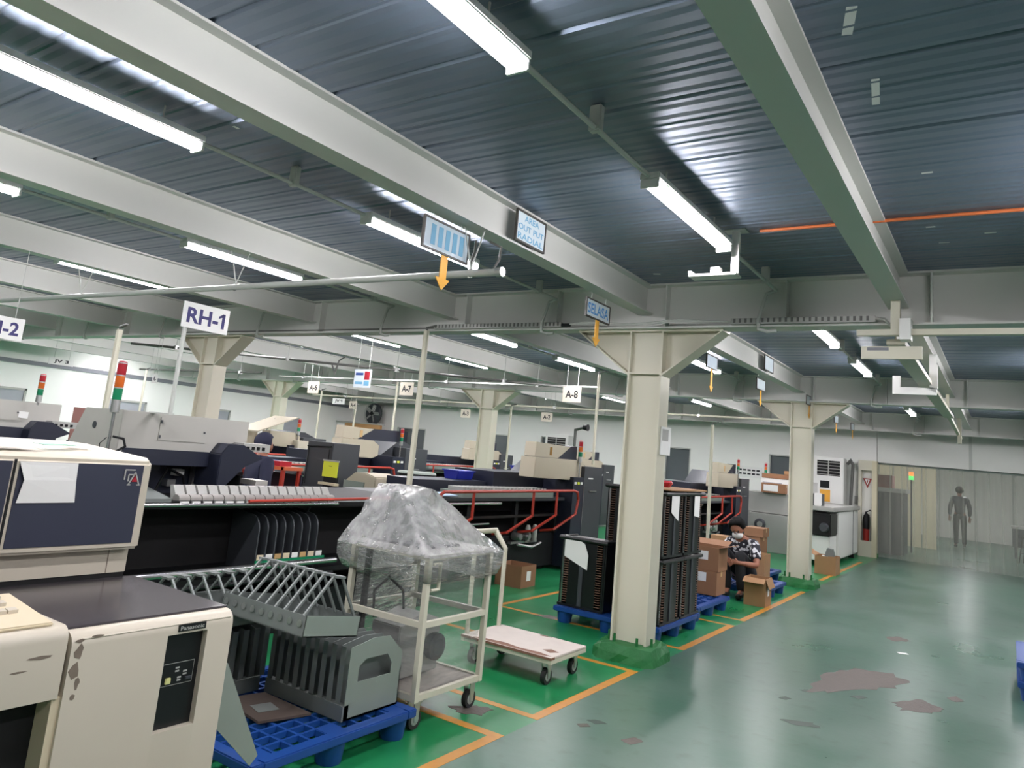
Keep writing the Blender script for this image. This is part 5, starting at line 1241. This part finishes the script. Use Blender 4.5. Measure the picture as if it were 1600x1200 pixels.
# slotted cable trough and loose cables along the first girder
ct = thing('cable_trough', (-2.2, 5.9, 2.78), 'grey slotted cable trough along the first girder', 'cable trough')
for (a, b) in ((-5.0, -3.45), (-1.85, -.78)):
    box('trough_body', M_mgrey, (a, b, 5.885, 5.915, 2.778, 2.826), ct)
    s0 = None; x = a + .02
    k = 0
    while x + k * .045 < b - .02:
        if s0 is None: s0 = box('slot', M_darkpipe, (x, x + .018, 5.883, 5.886, 2.79, 2.824), ct)
        else: share(s0, ct, (k * .045, 0, 0))
        k += 1
for k, zz in enumerate((2.79, 2.80, 2.782)): MB().tube([(-3.45, 5.89, 2.80), (-3.2, 5.88, zz + .02), (-2.7, 5.89, zz), (-2.3, 5.88, zz + .025), (-1.85, 5.89, 2.80)], .006, 5).build('loose_cable', M_conduit, ct)
MB().tube([(-.78, 5.9, 2.81), (-.72, 5.9, 2.80), (-.66, 5.88, 2.73), (-.60, 5.88, 2.70)], .012, 6).build('tail', M_conduit, ct); box('connector', M_black, (-3.45, -3.36, 5.88, 5.91, 2.785, 2.81), ct)
MB().tube([(-9.5, 5.90, 2.79), (-5.0, 5.90, 2.79)], .008, 6).build('loose_cable', M_darkpipe, ct)
# small conduit drops at the left end of the first girder
# crane-like white rails at the right
rl = thing('hoist_rail', (-.3, 6.5, 2.6), 'cream hoist rail frame hung beneath the right part of the ceiling', 'rail')
box('cross_rail', M_cream, (-.88, 2.0, 5.72, 5.78, 2.648, 2.690), rl); box('cross_plate', M_cream, (-.86, -.47, 5.80, 5.83, 2.49, 2.58), rl); box('slot', M_band, (-.82, -.68, 5.798, 5.80, 2.55, 2.572), rl)
box('rail_clamp', M_whitem, (-.60, -.53, 5.68, 5.80, 2.61, 2.76), rl); box('clamp_hanger', M_cream, (-.66, -.60, 5.72, 5.78, 2.69, 2.90), rl)
MB().prism([(-.70, 2.60), (-.58, 2.60), (-.58, 2.64), (-.635, 2.64), (-.635, 2.72), (-.645, 2.72), (-.645, 2.64), (-.70, 2.64)], 'y', 5.84, 11.9).build('long_rail', M_cream, rl)
for y in (6.4, 11.6): box('rail_hanger', M_cream, (-.66, -.62, y, y + .05, 2.72, 2.90), rl)
box('hook_bar', M_whitem, (-.60, -.53, 8.15, 8.2, 2.56, 2.80), rl); box('hook_bar', M_whitem, (-.92, -.54, 8.15, 8.2, 2.50, 2.57), rl); box('hook_bar', M_whitem, (-.92, -.85, 8.15, 8.2, 2.57, 2.68), rl); box('hook_bar', M_whitem, (-.60, -.54, 8.15, 8.2, 2.80, 2.90), rl)
rl2 = thing('hoist_rail', (-.3, 13.0, 2.6), 'farther cream hoist rail end near the back wall', 'rail')
MB().tube([(-.66, 12.3, 2.66), (-.70, 16.5, 2.62)], .035, 4).build('long_rail', M_cream, rl2); box('end_post', M_cream, (-.70, -.64, 15.4, 15.46, 2.45, 2.90), rl2)
# horizontal service pipes of the second bay
for (pts, r, m, lb) in (([(-13.5, 10.8, 2.74), (-5.5, 10.8, 2.74)], .018, M_conduit, 'thin grey pipe above the A-6 to A-8 signs'), ([(-17.0, 14.9, 2.66), (-3.2, 14.9, 2.66)], .022, M_cream, 'cream pipe above the back row signs'), ([(-11.5, 6.25, 2.70), (-6.0, 10.6, 2.70)], .02, M_darkpipe, 'grey pipe crossing above the A-7 machine'), ([(-16, 9.0, 2.60), (-11.8, 9.0, 2.60)], .02, M_darkpipe, 'grey pipe at far left above sign A-6')):
    t = thing('service_pipe', ((pts[0][0] + pts[1][0]) / 2, pts[0][1], pts[0][2]), lb, 'pipe', 'service pipes')
    MB().tube(pts, r, 8).build('pipe', m, t)
    a, b = Vector(pts[0]), Vector(pts[1])
    for u in (.1, .35, .6, .85): p = a.lerp(b, u); MB().tube([p, (p.x, p.y, 3.16)], .005, 6).build('hanger', M_conduit, t); MB().box(p.x - .03, p.x + .03, p.y - .03, p.y + .03, p.z - .03, p.z + .03).build('clip', M_alu, t)
    if 'crossing' in lb:
        p = a.lerp(b, .45); MB().tube([p, (p.x + .1, p.y, p.z - .16), (p.x + .16, p.y, p.z + .05), (p.x + .3, p.y, p.z + .12)], .012, 6).build('cable_loop', M_darkpipe, t)

# ================================================================ BACK WALL AND CURTAIN AREA
# far white machine by the aisle
em = thing('white_machine', (-3.0, 16.5, 0), 'white machine with a grey top at the far end of the aisle row', 'machine')
box('side_cabinet', M_whitem, (-3.35, -2.72, 15.9, 18.2, .10, 1.02), em, .02); box('end_panel', M_whitem, (-3.35, -2.76, 15.25, 15.9, .10, .56), em, .01); box('door_seam', M_dgrey, (-2.722, -2.715, 17.55, 17.58, .1, 1.02), em)
box('black_unit', M_blackpl, (-3.30, -2.74, 15.2, 15.9, .56, .98), em, .02); fix_smooth(MB().lathe([(.07, -.1), (.09, 0), (.06, .06)], (-2.85, 15.18, .72), 'y', 12).build('motor', M_dgrey, em)); box('grey_top', M_mgrey, (-3.40, -2.68, 15.1, 18.25, 1.02, 1.10), em, .01); box('top_box', M_dgrey, (-3.3, -2.95, 15.3, 15.7, 1.10, 1.32), em)
box('white_phone', M_paper, (-3.05, -2.92, 15.24, 15.29, 1.10, 1.34), em, .01)
for y in (15.4, 17.9): box('leveling_foot', M_black, (-2.86, -2.76, y, y + .1, 0, .10), em); box('leveling_foot', M_black, (-3.3, -3.2, y, y + .1, 0, .10), em)
# pale cabinet machine with a round vent, left of the far column
wm = thing('white_machine', (-4.2, 16.6, 0), 'pale cabinet machine with a round vent left of the far column', 'machine')
box('lower_cabinet', M_mgrey, (-4.75, -3.42, 16.4, 17.6, 0, .78), wm, .01); box('upper_cabinet', M_mgrey, (-4.75, -3.5, 16.5, 17.6, .79, 1.22), wm, .01); box('top_box', M_whitem, (-4.45, -3.45, 16.7, 17.6, 1.22, 1.52), wm, .01); box('window', M_glasslight, (-4.4, -4.0, 16.69, 16.7, 1.28, 1.44), wm); box('black_slot', M_void, (-3.72, -3.62, 16.39, 16.41, .70, 1.05), wm)
fix_smooth(MB().lathe([(.10, 16.37), (.12, 16.385), (.12, 16.40)], (-4.35, 0, .55), 'y', 18).build('vent_ring', M_dgrey, wm)); fix_smooth(MB().lathe([(.06, 16.36), (.06, 16.375)], (-4.35, 0, .55), 'y', 14).build('vent_hub', M_mgrey, wm))
carton((-4.05, 16.85, 1.522), (.75, .3, .10), 0, 'flat reddish tray of cartons on top of the pale cabinet machine', M_card2)
carton((-3.8, 16.9, 1.6255), (.36, .26, .08), .03, 'small carton lying on the flat tray over the pale cabinet machine', M_card)
carton((-4.1, 16.48, 1.222), (.5, .18, .20), 0, 'carton with a pale front standing on the pale cabinet machine', M_card2, False, [('-y', -.05, .1, .3, .13)])
tower(-4.5, 17.3, 1.52, 1.56, 'small signal tower on the pale cabinet machine', .03, .07)
def aircon(x0, x1, y, z1, label):
    t = thing('air_conditioner', ((x0 + x1) / 2, y, 0), label, 'air conditioner', 'standing air conditioners')
    box('body', M_whitem, (x0, x1, y, y + .40, 0, z1), t, .015)
    box('grille_recess', M_void, (x0 + .08, x1 - .08, y - .004, y + .002, z1 - .42, z1 - .08), t)
    for k in range(5): box('louvre', M_mgrey, (x0 + .08, x1 - .08, y - .018, y - .003, z1 - .40 + k * .068, z1 - .388 + k * .068), t)
    box('louvre_post', M_mgrey, ((x0 + x1) / 2 - .01, (x0 + x1) / 2 + .01, y - .02, y - .003, z1 - .42, z1 - .08), t)
    return t
ac1 = aircon(-3.70, -3.05, 18.35, 2.12, 'white standing air conditioner with a yellow notice right of the far column')
box('display', M_black, (-3.55, -3.35, 18.342, 18.35, 1.42, 1.58), ac1); box('yellow_notice', M_arrow, (-3.55, -3.33, 18.342, 18.35, 1.12, 1.38), ac1)
aircon(-11.0, -10.25, 18.4, 2.15, 'white standing air conditioner behind the A-8 head')
dp = thing('drain_pipe', (-2.92, 18.6, 0), 'brown grey pipe beside the standing air conditioner', 'pipe')
MB().tube([(-3.02, 18.6, 2.0), (-2.95, 18.6, 2.08), (-2.90, 18.6, 2.0), (-2.94, 18.6, 1.1), (-2.94, 18.6, 0)], .035, 8).build('pipe', M_darkpipe, dp)
ep = thing('elbow_pipe', (-6.9, 16, 0), 'grey pipe with an elbow outlet rising behind the A-8 head', 'pipe')
MB().tube([(-7.2, 13.2, 0), (-7.2, 13.2, 2.0), (-7.2, 13.2, 2.12), (-7.08, 13.2, 2.16), (-6.98, 13.2, 2.18)], .03, 8).build('pipe', M_darkpipe, ep); MB().lathe([(.05, 0), (.07, .1)], (-7.02, 13.2, 2.18), 'x', 10).build('outlet', M_black, ep)
# door pillar with triangle sign and extinguisher
dpil = thing('door_1', (-2.62, 18.8, 0), kind='structure')
box('door_frame', M_cream, (-2.80, -2.74, 18.72, 18.9, 0, 2.12), dpil); box('door_frame', M_creamcurt, (-2.52, -2.42, 18.70, 18.9, 0, 2.12), dpil); box('door_head', M_cream, (-2.74, -2.52, 18.72, 18.9, 1.9, 2.12), dpil); box('niche_back', M_wallgrey, (-2.74, -2.52, 18.86, 18.895, 0, 1.9), dpil); box('niche_sill', M_cream, (-2.78, -2.52, 18.70, 18.86, 0, .34), dpil)
ts = thing('hydrant_sign', (-2.63, 18.84, 1.55), 'red inverted triangle sign above the fire extinguisher', 'sign')
MB().prism([(-2.72, 1.72), (-2.54, 1.72), (-2.63, 1.50)], 'y', 18.84, 18.855).build('triangle', M_extred, ts); MB().prism([(-2.68, 1.695), (-2.58, 1.695), (-2.63, 1.57)], 'y', 18.836, 18.841).build('inner_mark', M_paper, ts); MB().prism([(-2.645, 1.68), (-2.615, 1.68), (-2.625, 1.62), (-2.635, 1.62)], 'y', 18.833, 18.837).build('symbol', M_extred, ts)
fe = thing('fire_extinguisher', (-2.63, 18.76, .34), 'red and black fire extinguisher standing in the door niche', 'fire extinguisher')
fix_smooth(MB().lathe([(.06, .342), (.066, .36), (.066, .60)], (-2.64, 18.78, 0), 'z', 14).build('lower_body', M_extred, fe)); fix_smooth(MB().lathe([(.066, .60), (.066, .82), (.05, .90), (.022, .94), (.022, .98)], (-2.64, 18.78, 0), 'z', 14).build('upper_body', M_black, fe))
MB().tube([(-2.64, 18.78, .97), (-2.56, 18.76, 1.02), (-2.52, 18.76, 1.0)], .012, 6).build('lever', M_black, fe); MB().tube([(-2.64, 18.74, .96), (-2.57, 18.72, .9), (-2.57, 18.72, .6)], .01, 6).build('hose', M_black, fe)
swb = tag(MB().box(-2.90, -2.84, 18.86, 18.899, 1.12, 1.30).build('wall_switch_box', M_mgrey), 'small grey switch box on the wall left of the door niche', 'switch')
swb.name = 'switch_box'
# strip curtain
sc_ = thing('strip_curtain', (0, 18.97, 0), 'clear plastic strip curtain across the opening at the end of the aisle', 'curtain')
fix_smooth(MB().tube([(OX0, 18.97, 2.08), (X1, 18.97, 2.08)], .02, 8).build('rail', M_alu, sc_)); s0 = None
k = 0
while OX0 + .02 + k * .235 < 6.5:
    x = OX0 + .02 + k * .235
    if s0 is None:
        mb = MB(); vs = []
        for j, z in enumerate((.015, .5, 1.0, 1.5, 2.07)):
            for i in range(4): vs.append((x + i * .09, 18.97 + .014 * (i % 2) - (.012 if i == 3 else 0), z))
        mb.add(vs, [(j * 4 + i, j * 4 + i + 1, j * 4 + i + 5, j * 4 + i + 4) for j in range(4) for i in range(3)])
        s0 = mb.build('strip', M_strip, sc_, smooth=True)
    else: share(s0, sc_, (k * .235, .004 * (k % 2), 0))
    k += 1
# things behind the curtain
gl_ = thing('grey_cabinet', (-2.2, 20.5, 0), 'grey cabinet just behind the left end of the strip curtain', 'cabinet')
box('body', M_dgrey, (-2.9, -2.05, 20.3, 21.3, 0, 1.45), gl_); box('sloped_top', M_mgrey, (-2.9, -2.0, 20.25, 21.35, 1.45, 1.55), gl_); box('carton_on_top', M_pink, (-2.9, -2.3, 20.4, 20.9, 1.55, 1.85), gl_)
cp = thing('cream_partition', (-2.4, 24, 0), 'cream panel partition behind the curtain, left of the walking person', 'partition')
for k in range(6): box('panel', M_creamcurt, (-3.75 + k * .36, -3.42 + k * .36, 24.0 + (k % 2) * .04, 24.06 + (k % 2) * .04, 0, 2.2), cp)
tl = thing('indicator_lamp', (-1.9, 21.2, 1.8), 'glowing amber and green indicator lamp behind the strip curtain', 'signal light')
ix_, iy_ = -2.0, 21.6
MB().tube([(ix_, iy_, 0), (ix_, iy_, 1.80)], .02, 8).build('pole', M_dgrey, tl); MB().lathe([(.06, 1.80), (.06, 1.90)], (ix_, iy_, 0), 'z', 12).build('green_lens', M_ledg, tl); MB().lathe([(.06, 1.90), (.06, 2.0)], (ix_, iy_, 0), 'z', 12).build('amber_lens', M_ledo, tl)
wtb = thing('work_table', (1.2, 25.5, 0), 'grey work table with items behind the right part of the curtain', 'table')
box('top', M_mgrey, (.1, 2.4, 24.6, 25.6, .78, .84), wtb)
for x in (.2, 2.3):
    for y in (24.7, 25.5): box('leg', M_dgrey, (x - .03, x + .03, y - .03, y + .03, 0, .78), wtb)
box('drawer', M_dgrey, (.12, .7, 24.62, 25.5, .3, .78), wtb)
for k, (x, m) in enumerate(((.5, M_alu), (.72, M_alu), (.95, M_mgrey), (1.5, M_card))):
    t = tag(MB().lathe([(.08, .842), (.09, .86), (.09, 1.12), (.07, 1.14)], (x, 25.0, 0), 'z', 12).build('canister', m), '%s canister on the work table behind the curtain' % ['leftmost silver', 'second silver', 'third grey', 'rightmost brown'][k], 'canister', 'canisters on the work table')
stl = thing('stool', (.55, 23.2, 0), 'dark round stool behind the right part of the curtain', 'stool')
fix_smooth(MB().lathe([(.17, .62), (.18, .65), (.16, .67)], (.42, 23.2, 0), 'z', 16).build('seat', M_black, stl))
for k in range(4): a = k * math.pi / 2 + .4; MB().tube([(.42 + .1 * math.cos(a), 23.2 + .1 * math.sin(a), .62), (.42 + .19 * math.cos(a), 23.2 + .19 * math.sin(a), 0)], .013, 6).build('leg', M_black, stl)
MB().tube([(.42 + .16 * math.cos(q), 23.2 + .16 * math.sin(q), .25) for q in [2 * math.pi * j / 12 for j in range(13)]], .008, 5).build('foot_ring', M_dgrey, stl)
# stacked blue pallet at the right edge
o = copy_tree(P0); o.location = (.6, 8.15, 0); tag(o, 'lower blue pallet of the stack at the right edge of the aisle', 'pallet', G)
o = copy_tree(P0); o.location = (.6, 8.15, .152); tag(o, 'upper blue pallet of the stack at the right edge of the aisle', 'pallet', G)
# wall notice and papers on the back wall
nt_ = thing('wall_notice', (-5.3, 18.89, 1.6), 'white wall notice with two lines of black print beside the pale cabinet machine', 'notice')
box('sheet', M_paper, (-5.65, -5.0, 18.885, 18.899, 1.48, 1.75), nt_)
for z in (1.66, 1.57):
    for k in range(5): box('printed_word', M_ink, (-5.58 + k * .11, -5.50 + k * .11, 18.882, 18.886, z - .02, z + .02), nt_)
